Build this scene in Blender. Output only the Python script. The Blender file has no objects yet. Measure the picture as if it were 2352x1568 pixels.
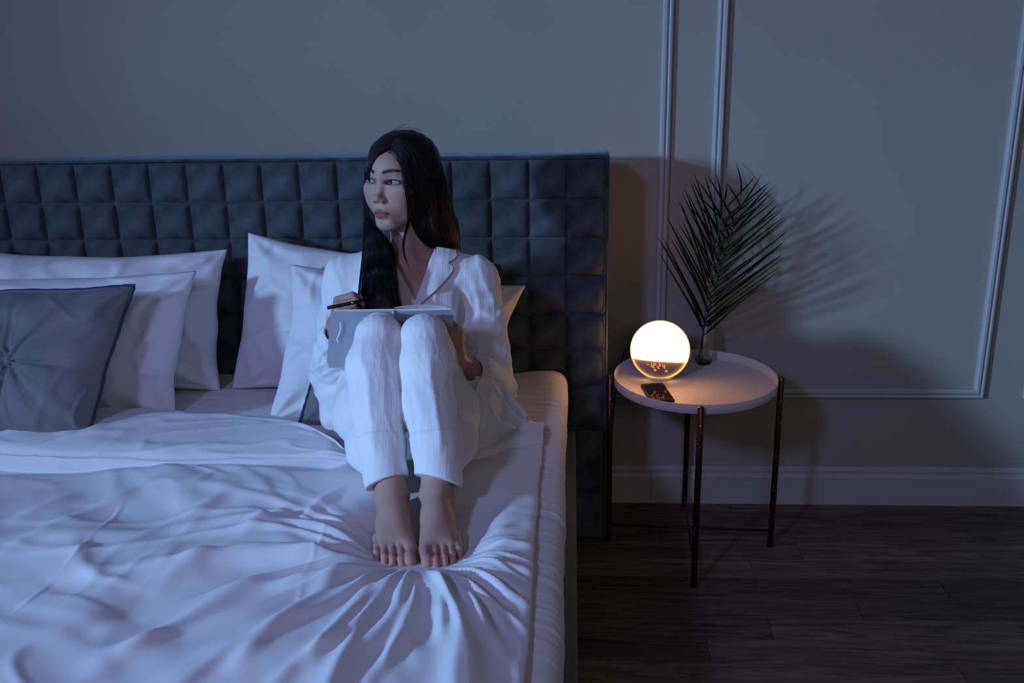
import bpy, math, random
import numpy as np
from mathutils import Vector, Matrix
random.seed(7); RNG = np.random.default_rng(7)
S = bpy.context.scene
COL = S.collection
PI = math.pi

# ------------------------------------------------------------------ camera
CAM = np.array([0.7009, -2.9708, 1.5206]); YAW, PITCH, ROLL, FPX = 0.0614, 0.319, -0.0194, 2348.4
def cam_axes():
    cy, sy, cp, sp = math.cos(YAW), math.sin(YAW), math.cos(PITCH), math.sin(PITCH)
    f = np.array([-sy*cp, cy*cp, -sp]); r = np.array([cy, sy, 0.]); u = np.cross(r, f)
    cr, sr = math.cos(ROLL), math.sin(ROLL)
    return cr*r+sr*u, -sr*r+cr*u, f
CR, CU, CF = cam_axes()
def un(px, py, x=None, y=None, z=None):
    """the 3-D point seen at a pixel of the 2352x1568 photograph, at a known x, y or z"""
    d = CF+(px-1176)/FPX*CR-(py-784)/FPX*CU
    i, a = (0, x) if x is not None else ((1, y) if y is not None else (2, z))
    return CAM+d*(a-CAM[i])/d[i]
cd = bpy.data.cameras.new('camera'); cam = bpy.data.objects.new('camera', cd); COL.objects.link(cam)
cd.sensor_width = 36; cd.lens = FPX*36/2352; cd.clip_start = 0.05
M = Matrix(((CR[0], CU[0], -CF[0], CAM[0]), (CR[1], CU[1], -CF[1], CAM[1]), (CR[2], CU[2], -CF[2], CAM[2]), (0, 0, 0, 1)))
cam.matrix_world = M
S.camera = cam

# ------------------------------------------------------------------ light
S.view_settings.view_transform = 'Standard'; S.view_settings.look = 'None'
S.view_settings.gamma = 1; S.view_settings.use_curve_mapping = False
S.view_settings.exposure = 0.0
w = bpy.data.worlds.new('world'); S.world = w; w.use_nodes = True
w.node_tree.nodes['Background'].inputs[0].default_value = (0.02, 0.025, 0.04, 1)
w.node_tree.nodes['Background'].inputs[1].default_value = 0.3
def area(name, loc, target, size, color, power, spread=180):
    l = bpy.data.lights.new(name, 'AREA'); l.shape = 'SQUARE'; l.size = size; l.color = color; l.energy = power; l.spread = math.radians(spread)
    o = bpy.data.objects.new(name, l); COL.objects.link(o); o.location = loc
    o.rotation_euler = (Vector(target)-Vector(loc)).to_track_quat('-Z', 'Y').to_euler(); return o
area('window_light_teal', (-4.5, -4.45, 2.35), (2.3, -0.2, 0.5), 0.36, (0.31, 0.58, 1.0), 20.5, 44)
area('window_light_blue', (-0.75, -3.5, 2.55), (0.75, -0.4, 0.6), 0.30, (0.40, 0.42, 1.0), 9, 110)
area('warm_ambient_fill', (1.4, -4.6, 2.5), (0.5, -0.4, 0.4), 1.6, (1.0, 0.80, 0.70), 13)  # broad warm fill added to lift the room's ambient level; no real lamp there
l = bpy.data.lights.new('far_bedside_bulb', 'POINT'); l.energy = 0.5; l.color = (1, .5, .2); l.shadow_soft_size = .06
o = bpy.data.objects.new('far_bedside_bulb', l); COL.objects.link(o); o.location = (-1.5, -.3, .95)

# ------------------------------------------------------------------ helpers
def mk(name, V, F, mat=None, parent=None, smooth=True):
    V = np.asarray(V, dtype=np.float32); me = bpy.data.meshes.new(name)
    if isinstance(F, np.ndarray) and F.ndim == 2:
        n, k = F.shape
        me.vertices.add(len(V)); me.vertices.foreach_set('co', V.ravel())
        me.loops.add(n*k); me.loops.foreach_set('vertex_index', F.astype(np.int32).ravel())
        me.polygons.add(n); me.polygons.foreach_set('loop_start', np.arange(0, n*k, k, dtype=np.int32))
        me.polygons.foreach_set('use_smooth', np.full(n, smooth))
        me.update(calc_edges=True); me.validate()
    else:
        me.from_pydata([tuple(map(float, v)) for v in V], [], [list(map(int, f)) for f in F])
        me.polygons.foreach_set('use_smooth', [smooth]*len(me.polygons)); me.update()
    if mat: me.materials.append(mat)
    o = bpy.data.objects.new(name, me); COL.objects.link(o)
    if parent: o.parent = parent
    return o
def tag(o, label=None, cat=None, group=None, kind=None):
    if label: o['label'] = label
    if cat: o['category'] = cat
    if group: o['group'] = group
    if kind: o['kind'] = kind
    return o
def empty(name, label, cat, loc, group=None):
    o = bpy.data.objects.new(name, None); COL.objects.link(o); o.location = Vector([float(a) for a in loc]); o.empty_display_size = .05
    tag(o, label, cat, group); o['_b'] = 1; del o['_b']; return o
def child(o, parent):
    """parent a mesh built in world coordinates under an empty that was moved"""
    o.parent = parent; o.matrix_parent_inverse = Matrix.Translation(-parent.location) if parent.type == 'EMPTY' else Matrix.Identity(4); return o
def pt(name, V, F, mat, parent, smooth=True, label=None):
    o = mk(name, V, F, mat, None, smooth); child(o, parent)
    if label: o['label'] = label
    return o
class MB:
    """collects primitives into one mesh"""
    def __init__(s): s.V = []; s.F = []; s.n = 0
    def add(s, V, F):
        s.V.append(np.asarray(V, float)); s.F += [[int(i)+s.n for i in f] for f in F]; s.n += len(V); return s
    def box(s, lo, hi, bev=0.0):
        lo = np.array(lo, float); hi = np.array(hi, float)
        if bev <= 0:
            V = [(x, y, z) for x in (lo[0], hi[0]) for y in (lo[1], hi[1]) for z in (lo[2], hi[2])]
            F = [(0, 1, 3, 2), (4, 6, 7, 5), (0, 4, 5, 1), (2, 3, 7, 6), (0, 2, 6, 4), (1, 5, 7, 3)]
            return s.add(V, F)
        # bevelled box through a coarse rounded grid
        n = 3; c = (lo+hi)/2; h = (hi-lo)/2
        V, F = boxgrid(5); P = np.clip(V, -1, 1)*h
        q = h-bev; C = np.clip(P, -q, q); D = P-C; L = np.linalg.norm(D, axis=1, keepdims=True); L[L == 0] = 1
        return s.add(C+D/L*bev*(np.linalg.norm(P-C, axis=1, keepdims=True) > 0)+c, F)
    def tube(s, P, R, n=10, cap=True):
        V, F = tube(P, R, n, cap); return s.add(V, F)
    def lathe(s, prof, c=(0, 0, 0), n=48):
        a = np.linspace(0, 2*PI, n, endpoint=False); m = len(prof)
        V = np.array([(c[0]+r*math.cos(t), c[1]+r*math.sin(t), c[2]+z) for r, z in prof for t in a])
        F = [(i*n+j, i*n+(j+1) % n, (i+1)*n+(j+1) % n, (i+1)*n+j) for i in range(m-1) for j in range(n)]
        return s.add(V, F)
    def build(s, name, mat, parent=None, smooth=True, label=None):
        o = mk(name, np.concatenate(s.V), s.F, mat, None, smooth)
        if parent: child(o, parent)
        if label: o['label'] = label
        return o
_bg = {}
def boxgrid(n):
    if n in _bg: return _bg[n]
    t = np.array([-1, -.999, 0, .999, 1.]) if n == 5 else np.linspace(-1, 1, n)
    idx = {}; V = []; F = []
    def g(p):
        k = tuple(np.round(p, 5))
        if k not in idx: idx[k] = len(V); V.append(p)
        return idx[k]
    for ax in range(3):
        for sg in (-1, 1):
            for i in range(n-1):
                for j in range(n-1):
                    q = []
                    for a, b in ((i, j), (i+1, j), (i+1, j+1), (i, j+1)):
                        p = [0, 0, 0]; p[ax] = sg; p[(ax+1) % 3] = t[a]; p[(ax+2) % 3] = t[b]; q.append(g(p))
                    F.append(q if sg > 0 else q[::-1])
    _bg[n] = (np.array(V, float), F); return _bg[n]
def rbox(lo, hi, bev, seg=4):
    """rounded box with real corner arcs"""
    lo = np.array(lo, float); hi = np.array(hi, float); c = (lo+hi)/2; h = (hi-lo)/2
    a = np.sin(np.linspace(0, PI/2, seg+1))
    ts = []
    V, F = boxgrid(2*seg+4); n = 2*seg+4
    # remap each coordinate: the outer seg+1 steps cover the bevel
    def remap(v, hh):
        q = hh-bev; u = (v+1)/2*(n-1); k = np.rint(u).astype(int); out = np.zeros_like(v)
        for i, kk in enumerate(k):
            if kk <= seg: out[i] = -q-bev*math.sin(PI/4*(seg-kk)/seg)*math.sqrt(2)
            elif kk >= n-1-seg: out[i] = q+bev*math.sin(PI/4*(kk-(n-1-seg))/seg)*math.sqrt(2)
            else: out[i] = 0
        return out
    P = np.stack([remap(V[:, i], h[i]) for i in range(3)], 1)
    q = h-bev; C = np.clip(P, -q, q); D = P-C; L = np.linalg.norm(D, axis=1, keepdims=True); L[L < 1e-12] = 1
    return C+D/L*bev+c, F
def spline(P, n):
    P = np.asarray(P, float); m = len(P)
    if m == 2: return P[0]+(P[1]-P[0])*np.linspace(0, 1, n)[:, None]
    Q = np.vstack([2*P[0]-P[1], P, 2*P[-1]-P[-2]])
    t = np.linspace(0, m-1-1e-9, n); i = t.astype(int); f = (t-i)[:, None]
    a, b, c, d = Q[i], Q[i+1], Q[i+2], Q[i+3]
    return .5*((2*b)+(-a+c)*f+(2*a-5*b+4*c-d)*f*f+(-a+3*b-3*c+d)*f**3)
def tube(P, R, n=8, cap=True):
    P = np.asarray(P, float); m = len(P); R = np.broadcast_to(np.asarray(R, float), (m,))
    T = np.gradient(P, axis=0); T /= np.linalg.norm(T, axis=1, keepdims=True)+1e-12
    ref = np.array([0, 0, 1.]) if abs(T[0][2]) < .9 else np.array([1., 0, 0])
    N = np.cross(T, ref); N /= np.linalg.norm(N, axis=1, keepdims=True)+1e-12; B = np.cross(T, N)
    a = np.linspace(0, 2*PI, n, endpoint=False)
    V = (P[:, None]+R[:, None, None]*(N[:, None]*np.cos(a)[None, :, None]+B[:, None]*np.sin(a)[None, :, None])).reshape(-1, 3)
    F = [(i*n+j, (i+1)*n+j, (i+1)*n+(j+1) % n, i*n+(j+1) % n) for i in range(m-1) for j in range(n)]
    if cap: F += [list(range(n)), list(range((m-1)*n, m*n))[::-1]]
    return V, F
def gridF(nu, nv, flip=False):
    i, j = np.meshgrid(np.arange(nu-1), np.arange(nv-1), indexing='ij'); a = i*nv+j
    F = np.stack([a, a+nv, a+nv+1, a+1], -1).reshape(-1, 4)
    return F[:, ::-1] if flip else F
def smooth01(t): t = np.clip(t, 0, 1); return t*t*(3-2*t)
def patch(name, rows, mat_, parent, n=(60, 60), thick=.004, dispf=None, label=None):
    """smooth sheet through a small grid of 3-D control points, given thickness"""
    A = np.array(rows, float); R_ = np.array([spline(r, n[1]) for r in A])
    G = np.array([spline(R_[:, j], n[0]) for j in range(n[1])]).transpose(1, 0, 2)
    if dispf is not None:
        du = np.gradient(G, axis=0); dv = np.gradient(G, axis=1); N = np.cross(du, dv); N /= np.linalg.norm(N, axis=-1, keepdims=True)+1e-9
        uu, vv = np.meshgrid(np.linspace(0, 1, n[0]), np.linspace(0, 1, n[1]), indexing='ij'); G = G+N*dispf(uu, vv)[..., None]
    du = np.gradient(G, axis=0); dv = np.gradient(G, axis=1); N = np.cross(du, dv); N /= np.linalg.norm(N, axis=-1, keepdims=True)+1e-9
    H = G-N*thick; nn = n[0]*n[1]; F1 = gridF(*n); F2 = gridF(*n)[:, ::-1]+nn
    idx = np.arange(nn).reshape(n); loop = np.r_[idx[:, 0], idx[-1, 1:], idx[-2::-1, -1], idx[0, -2:0:-1]]; l2 = np.r_[loop[1:], loop[:1]]
    F3 = np.stack([loop, l2, l2+nn, loop+nn], 1)
    o = mk(name, np.concatenate([G.reshape(-1, 3), H.reshape(-1, 3)]), np.concatenate([F1, F2, F3]), mat_)
    if parent: child(o, parent)
    if label: o['label'] = label
    return o
# gradient noise
_perm = np.random.default_rng(3).permutation(512).astype(np.int64)
_perm = np.concatenate([_perm, _perm, _perm])
_g = np.random.default_rng(5).normal(size=(512, 3)); _g /= np.linalg.norm(_g, axis=1, keepdims=True)
def noise(P, seed=0):
    P = np.asarray(P, float)+seed*17.31; I = np.floor(P).astype(np.int64); f = P-I; u = f*f*f*(f*(f*6-15)+10); I &= 255
    def G(dx, dy, dz):
        h = _perm[_perm[_perm[I[..., 0]+dx & 511]+I[..., 1]+dy & 511]+I[..., 2]+dz & 511]
        return _g[h, 0]*(f[..., 0]-dx)+_g[h, 1]*(f[..., 1]-dy)+_g[h, 2]*(f[..., 2]-dz)
    L = lambda a, b, t: a+(b-a)*t
    x0 = L(L(G(0, 0, 0), G(1, 0, 0), u[..., 0]), L(G(0, 1, 0), G(1, 1, 0), u[..., 0]), u[..., 1])
    x1 = L(L(G(0, 0, 1), G(1, 0, 1), u[..., 0]), L(G(0, 1, 1), G(1, 1, 1), u[..., 0]), u[..., 1])
    return L(x0, x1, u[..., 2])*1.6
def n2(x, y, seed=0): return noise(np.stack([x, y, np.zeros_like(x)+.37], -1), seed)
def ridge(v, w=.25): return np.exp(-(v/w)**2)

# ------------------------------------------------------------------ materials
def mat(name, color, rough=.6, metal=0, spec=.5, sheen=0, noise_amt=0, noise_scale=8, bump=0, bump_scale=60, emit=None, emit_s=0, trans=0, ior=1.45, sss=0, coat=0, col2=None, sheen_rough=.4, sheen_tint=(1, 1, 1), coord='Object', stretch=(1, 1, 1), attr=None):
    m = bpy.data.materials.new(name); m.use_nodes = True; nt = m.node_tree; b = nt.nodes['Principled BSDF']
    def inp(k, v):
        if k in b.inputs: b.inputs[k].default_value = v
    c = (*color, 1); inp('Base Color', c); inp('Roughness', rough); inp('Metallic', metal); inp('Specular IOR Level', spec)
    inp('Sheen Weight', sheen); inp('Sheen Roughness', sheen_rough); inp('Sheen Tint', (*sheen_tint, 1)); inp('Transmission Weight', trans); inp('IOR', ior)
    inp('Subsurface Weight', sss); inp('Coat Weight', coat)
    if sss: inp('Subsurface Radius', (1, .35, .2)); inp('Subsurface Scale', .006)
    if emit: inp('Emission Color', (*emit, 1)); inp('Emission Strength', emit_s)
    tc = None
    def coords():
        t = nt.nodes.new('ShaderNodeTexCoord'); mp = nt.nodes.new('ShaderNodeMapping'); mp.inputs['Scale'].default_value = stretch
        nt.links.new(t.outputs[coord], mp.inputs[0]); return mp.outputs[0]
    if noise_amt or bump: tc = coords()
    if noise_amt:
        n = nt.nodes.new('ShaderNodeTexNoise'); n.inputs['Scale'].default_value = noise_scale; n.inputs['Detail'].default_value = 6
        r = nt.nodes.new('ShaderNodeValToRGB'); r.color_ramp.elements[0].position = .3; r.color_ramp.elements[1].position = .7
        c2 = col2 or tuple(x*(1-noise_amt) for x in color)
        r.color_ramp.elements[0].color = (*c2, 1); r.color_ramp.elements[1].color = c
        nt.links.new(tc, n.inputs['Vector']); nt.links.new(n.outputs['Fac'], r.inputs[0]); nt.links.new(r.outputs[0], b.inputs['Base Color'])
    if attr:
        a = nt.nodes.new('ShaderNodeAttribute'); a.attribute_name = attr
        if noise_amt:
            mx = nt.nodes.new('ShaderNodeMix'); mx.data_type = 'RGBA'; mx.blend_type = 'MULTIPLY'; mx.inputs[0].default_value = 1
            nt.links.new(r.outputs[0], mx.inputs[6]); nt.links.new(a.outputs['Color'], mx.inputs[7]); nt.links.new(mx.outputs[2], b.inputs['Base Color'])
        else: nt.links.new(a.outputs['Color'], b.inputs['Base Color'])
    if bump:
        n = nt.nodes.new('ShaderNodeTexNoise'); n.inputs['Scale'].default_value = bump_scale; n.inputs['Detail'].default_value = 4
        bp = nt.nodes.new('ShaderNodeBump'); bp.inputs['Strength'].default_value = bump; bp.inputs['Distance'].default_value = .002
        nt.links.new(tc, n.inputs['Vector']); nt.links.new(n.outputs['Fac'], bp.inputs['Height']); nt.links.new(bp.outputs[0], b.inputs['Normal'])
    return m
M_wall = mat('painted_wall', (.35, .345, .30), .75, noise_amt=.05, noise_scale=3, bump=.12, bump_scale=220)
M_trim = mat('painted_moulding', (.45, .46, .46), .5, noise_amt=.03, noise_scale=5)
M_ceil = mat('ceiling_paint', (.45, .45, .45), .8)
M_velvet = mat('teal_grey_velvet', (.098, .120, .138), .8, spec=.15, sheen=.4, sheen_rough=.3, sheen_tint=(.6, .72, .85), noise_amt=.68, noise_scale=17, bump=.25, bump_scale=500)
M_rail = mat('grey_upholstery', (.11, .125, .125), .85, spec=.2, sheen=.4, noise_amt=.25, noise_scale=20, bump=.2, bump_scale=500)
M_cushion = mat('blue_grey_velvet', (.21, .19, .205), .8, spec=.2, sheen=.35, sheen_rough=.35, sheen_tint=(.8, .85, 1), noise_amt=.45, col2=(.12, .135, .14), noise_scale=7, bump=.2, bump_scale=500)
M_piping = mat('dark_piping', (.035, .05, .075), .7, spec=.2, sheen=.5, bump=.2, bump_scale=400)
M_cotton = mat('white_cotton', (.74, .74, .77), .85, spec=.25, sheen=.1, bump=.10, bump_scale=900)
M_sheet = mat('white_sheet', (.76, .75, .76), .85, spec=.25, bump=.10, bump_scale=700)
M_tray = mat('white_powder_coat', (.66, .64, .64), .42, spec=.5, bump=.03, bump_scale=600)
M_glass = mat('clear_glass', (1, 1, 1), .02, trans=1, ior=1.45)
M_black = mat('black_plastic', (.012, .012, .012), .35)
M_screen = mat('black_screen_glass', (.004, .004, .005), .06, spec=.32)
M_plastic = mat('white_plastic', (.6, .58, .56), .35)
M_stem = mat('palm_stem', (.05, .055, .02), .5, noise_amt=.3, noise_scale=60)
M_leaf = mat('palm_leaf', (.014, .020, .008), .6, spec=.15, noise_amt=.4, noise_scale=30)
M_paper = mat('paper', (.72, .70, .64), .8)
M_cover = mat('grey_cover', (.42, .44, .50), .55, bump=.06, bump_scale=500)

def bronze():
    m = mat('chipped_bronze', (.10, .035, .02), .35, metal=.85); nt = m.node_tree; b = nt.nodes['Principled BSDF']
    t = nt.nodes.new('ShaderNodeTexCoord'); n = nt.nodes.new('ShaderNodeTexNoise'); n.inputs['Scale'].default_value = 160; n.inputs['Detail'].default_value = 3
    r = nt.nodes.new('ShaderNodeValToRGB'); r.color_ramp.elements[0].position = .66; r.color_ramp.elements[1].position = .68
    r.color_ramp.elements[0].color = (.10, .038, .022, 1); r.color_ramp.elements[1].color = (.55, .5, .45, 1)
    nt.links.new(t.outputs['Object'], n.inputs['Vector']); nt.links.new(n.outputs['Fac'], r.inputs[0]); nt.links.new(r.outputs[0], b.inputs['Base Color'])
    return m
M_bronze = bronze()
def planks_mat():
    m = bpy.data.materials.new('oak_laminate'); m.use_nodes = True; nt = m.node_tree; b = nt.nodes['Principled BSDF']; N = nt.nodes.new; L = nt.links.new
    t = N('ShaderNodeTexCoord'); oi = N('ShaderNodeObjectInfo'); add = N('ShaderNodeVectorMath'); add.operation = 'ADD'
    mul = N('ShaderNodeVectorMath'); mul.operation = 'SCALE'; mul.inputs['Scale'].default_value = 37
    cmb = N('ShaderNodeCombineXYZ'); L(oi.outputs['Random'], cmb.inputs[0]); L(oi.outputs['Random'], cmb.inputs[1]); L(cmb.outputs[0], mul.inputs[0])
    L(t.outputs['Object'], add.inputs[0]); L(mul.outputs[0], add.inputs[1])
    mp = N('ShaderNodeMapping'); mp.inputs['Scale'].default_value = (2.2, 26, 1); L(add.outputs[0], mp.inputs[0])
    n = N('ShaderNodeTexNoise'); n.inputs['Scale'].default_value = 2.2; n.inputs['Detail'].default_value = 9; n.inputs['Distortion'].default_value = 1.3; L(mp.outputs[0], n.inputs['Vector'])
    r = N('ShaderNodeValToRGB'); e = r.color_ramp.elements; e[0].position = .32; e[0].color = (.075, .058, .045, 1); e[1].position = .66; e[1].color = (.21, .165, .135, 1)
    L(n.outputs['Fac'], r.inputs[0])
    mr = N('ShaderNodeMapRange'); mr.inputs['To Min'].default_value = .65; mr.inputs['To Max'].default_value = 1.25; L(oi.outputs['Random'], mr.inputs['Value'])
    mx = N('ShaderNodeVectorMath'); mx.operation = 'SCALE'; L(r.outputs[0], mx.inputs[0]); L(mr.outputs[0], mx.inputs['Scale']); L(mx.outputs[0], b.inputs['Base Color'])
    b.inputs['Roughness'].default_value = .55; b.inputs['Specular IOR Level'].default_value = .3
    bp = N('ShaderNodeBump'); bp.inputs['Strength'].default_value = .15; bp.inputs['Distance'].default_value = .002; L(n.outputs['Fac'], bp.inputs['Height']); L(bp.outputs[0], b.inputs['Normal'])
    return m
M_floor = planks_mat(); M_sub = mat('dark_joint', (.015, .013, .012), .9)

# ------------------------------------------------------------------ room
def struct(o): o['kind'] = 'structure'; return o
X0, X1, Y0, ZC = -5.2, 3.2, -5.4, 2.75
floor = struct(MB().box((X0, Y0, -.06), (X1, 0.1, -.004)).build('floor', M_sub, smooth=False))
struct(MB().box((X0, 0, -.02), (X1, .1, ZC)).build('wall_back', M_wall, smooth=False))
struct(MB().box((X0-.1, Y0, -.02), (X0, .1, ZC)).build('wall_left', M_wall, smooth=False))
struct(MB().box((X1, Y0, -.02), (X1+.1, .1, ZC)).build('wall_right', M_wall, smooth=False))
struct(MB().box((X0, Y0-.1, -.02), (X1, Y0, ZC)).build('wall_front', M_wall, smooth=False))
struct(MB().box((X0, Y0, ZC), (X1, .1, ZC+.1)).build('ceiling', M_ceil, smooth=False))
# floor boards, one object each, sharing one mesh per length
PW = .0975; ends = {4: 1.208, 5: 1.704, 6: 1.45, 7: 1.206, 8: 1.038, 1: 1.58, 2: .97, 3: 1.36, 9: 1.62, 10: 1.33, 11: .95, 12: 1.5}
V, F = rbox((0, 0, -.01), (1.2, PW, 0), .0012, 1); V = V.copy()
V[:, 0] = np.clip(V[:, 0], .0006, 1.1994); V[:, 1] = np.clip(V[:, 1], .0004, PW-.0004)
pm = None; yl = -.065+PW
for row in range(-1, 34):
    y = .032-PW*(row+1); e = ends.get(row, (row*.437) % 1.2)
    k0 = math.floor((-1.35-e)/1.2)
    for k in range(k0, 3):
        x = e+1.2*k
        if x > 2.5 or x+1.2 < -1.3: continue
        if x < 0.3 and x+1.2 < .7 and row > 3 and row < 22: continue   # under the bed
        if pm is None:
            o = mk('plank', V, F, M_floor, None, False); pm = o.data
        else:
            o = bpy.data.objects.new('plank', pm); COL.objects.link(o)
        o.location = (x, y, 0); o.parent = floor
# profiled mouldings
def moulding(path, prof, closed, name):
    """sweep a profile (across, out of the wall) along a rectangle in the wall plane with mitred corners"""
    P = np.array(path, float); n = len(P); m = len(prof); V = []
    for i in range(n):
        a = P[i]; p = P[i-1] if (closed or i > 0) else None; q = P[(i+1) % n] if (closed or i < n-1) else None
        d1 = (a-p)/np.linalg.norm(a-p) if p is not None else None; d2 = (q-a)/np.linalg.norm(q-a) if q is not None else None
        if d1 is None: d1 = d2
        if d2 is None: d2 = d1
        nrm = np.array([-(d1+d2)[1], (d1+d2)[0]]); nrm /= np.linalg.norm(nrm); sc = 1/max(.3, nrm@np.array([-d1[1], d1[0]]))
        for u, h in prof: V.append((a[0]+nrm[0]*u*sc, -h, a[1]+nrm[1]*u*sc))
    F = []
    for i in range(n if closed else n-1):
        for j in range(m-1): F.append((i*m+j, ((i+1) % n)*m+j, ((i+1) % n)*m+j+1, i*m+j+1))
    return struct(mk(name, V, F, M_trim, None, False))
fp = [(0, -.001), (0, .010), (.003, .014), (.008, .016), (.012, .014), (.0135, .010), (.015, .014), (.019, .017), (.026, .017), (.030, .012), (.031, -.001)]
def frame(x0, x1, z0, z1, n): moulding([(x0, z0), (x1, z0), (x1, z1), (x0, z1)], fp, True, n)
frame(-1.05, .981, .3577, 2.5, 'trim_1'); frame(1.0995, 1.9473, .3577, 2.5, 'trim_2'); frame(2.066, 2.95, .3577, 2.5, 'trim_3'); frame(-3.2, -1.17, .3577, 2.5, 'trim_4'); frame(-5.1, -3.32, .3577, 2.5, 'trim_5')
bp_ = [(0, .0), (0, .006), (.003, .009), (.012, .011), (.017, .011), (.019, .008), (.023, .008), (.027, .013), (.034, .016), (.1275, .016), (.1275, 0)]
def base(x0, x1, n):
    V = []; F = []; m = len(bp_)
    for x in (x0, x1):
        for u, h in bp_: V.append((x, -h, .1265-u))
    for j in range(m-1): F.append((j, j+1, m+j+1, m+j))
    F.append(list(range(m))[::-1]); F.append(list(range(m, 2*m)))
    return struct(mk(n, V, F, M_trim, None, False))
bb = base(X0, .9515, 'baseboard_back'); b2 = base(.9523, X1, 'baseboard_board'); b2.parent = bb; del b2['kind']

# ------------------------------------------------------------------ bed
HY = -.25; bed = empty('upholstered_bed', 'wide dark teal velvet bed with a square-tufted headboard and padded side rail', 'bed', (-.18, -1.25, 0))
NC, HX1 = 19, .7935; PX = .1035; HX0 = HX1-NC*PX
ZR = [1.128, 1.0187, .9147, .8069, .7015, .5962, .4857, .3562]
V, F = rbox((HX0-.008, -.245, 0.006), (HX1+.008, -.135, 1.136), .006, 3)
hbd = pt('headboard', V, F, M_velvet, bed)
def puff(w_, h_, d, seed, nu=15):
    t = np.linspace(-1, 1, nu); t = np.sign(t)*np.abs(t)**.8; U, Wv = np.meshgrid(t, t, indexing='ij')
    e = ((1-np.abs(U)**3.2)*(1-np.abs(Wv)**3.2)); hgt = d*np.clip(e, 0, 1)**.62
    hgt = hgt*(1+.15*n2(U*1.5, Wv*1.5, seed))+.0012*n2(U*4, Wv*4, seed+3)*e
    hgt[0, :] = hgt[-1, :] = hgt[:, 0] = hgt[:, -1] = -.002
    P = np.stack([U*w_/2, -hgt, Wv*h_/2], -1).reshape(-1, 3); return P, gridF(nu, nu)
vars_ = {}
for r in range(7):
    h_ = ZR[r]-ZR[r+1]
    for c in range(NC):
        v = (c*5+r*3) % 4; key = (v, round(h_, 4)); x = HX0+PX*(c+.5); z = (ZR[r]+ZR[r+1])/2
        if key not in vars_:
            P, FF = puff(PX-.0005, h_-.0005, .020, v+10*r); o = mk('tufted_square', P, FF, M_velvet); vars_[key] = o.data
        else: o = bpy.data.objects.new('tufted_square', vars_[key]); COL.objects.link(o)
        o.parent = hbd; o.location = (x, HY+.004, z)
V, F = rbox((HX0, -.262, .008), (HX1, -.24, .3545), .008, 3); V[:, 2] += 0
lp = pt('lower_panel', V, F, M_velvet, bed)
# piped edges of the headboard
m = MB(); m.tube([(HX1+.004, -.252, .01), (HX1+.004, -.252, 1.131), (HX0-.004, -.252, 1.131), (HX0-.004, -.252, .01)], .0028, 8)
m.build('edge_piping', M_velvet, bed)
for sx, nm in ((1, 'side_rail'), (-1, 'side_rail')):
    xa, xb = (.684, .712) if sx > 0 else (-1.072, -1.044)
    V, F = rbox((xa, -2.35, .045), (xb, -.262, .357), .011, 4); pt(nm, V, F, M_rail, bed)
V, F = rbox((-1.072, -2.38, .045), (.712, -2.35, .357), .011, 4); pt('foot_rail', V, F, M_rail, bed)
for x in (-1.04, .66):
    for y in (-2.3, -.4):
        m = MB(); m.tube([(x, y, 0.0), (x, y, .06)], .02, 12); m.build('leg', M_black, bed)
V, F = rbox((-1.04, -2.34, .16), (.68, -.27, .24), .01, 2); pt('slat_base', V, F, M_rail, bed)

# mattress with its fitted sheet: a cross-section swept from head to foot
ZM = .530
prof = []
xs = np.concatenate([np.linspace(-1.04, .30, 60)[:-1], np.linspace(.30, .645, 110)])
for x in xs: prof.append((x, ZM, 0, 1))
for a in np.linspace(0, PI/2, 12)[1:]: prof.append((.645+.036*math.sin(a), ZM-.036*(1-math.cos(a)), math.sin(a), math.cos(a)))
for z in np.linspace(ZM-.045, .24, 26): prof.append((.681, z, 1, 0))
prof = np.array(prof); ys = np.concatenate([np.linspace(-.275, -1.6, 420), np.linspace(-1.61, -2.34, 60)])
Pp, Yy = np.meshgrid(np.arange(len(prof)), ys, indexing='ij'); x, z, nx, nz = [prof[:, i][Pp] for i in range(4)]
s = np.cumsum(np.r_[0, np.hypot(np.diff(prof[:, 0]), np.diff(prof[:, 1]))])[Pp]
e = smooth01((s-1.30)/.35)                                  # gathers only towards the right edge
yw = Yy+.02*n2(s*4, Yy*5, 3)+.25*np.clip(s-1.62, 0, .3)
fold = ridge(np.sin(yw*78+2.2*n2(s*3, yw*7, 5)), .55)*(.5+.8*n2(s*6, yw*14, 6))+.6*n2(s*5, yw*60, 8)
disp = .0038*e*fold+.006*n2(x*4, Yy*4, 1)*(1-.5*e)+.0020*ridge(n2(x*3+Yy*2, Yy*14+x*5, 9), .12)*(1-e)
disp += .013*np.exp(-((s-1.66)/.07)**2-((Yy+.34)/.10)**2)+.006*np.exp(-((s-1.70)/.08)**2)*(1+n2(Yy*3, s, 4))
disp *= 1-.8*np.exp(-((x-.3)/.35)**2-((Yy+.85)/.5)**2)*(nz > .9)
V = np.stack([x+nx*disp, Yy, z+nz*disp], -1).reshape(-1, 3)
mt = tag(mk('mattress', V, gridF(len(prof), len(ys)), M_sheet), 'thick mattress in a rumpled white fitted sheet gathered along its right edge', 'mattress')
m = MB(); Vb, Fb = rbox((-1.04, -2.33, .24), (.675, -.28, .52), .03, 3); o = mk('mattress_core', Vb, Fb, M_sheet, mt)

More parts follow.
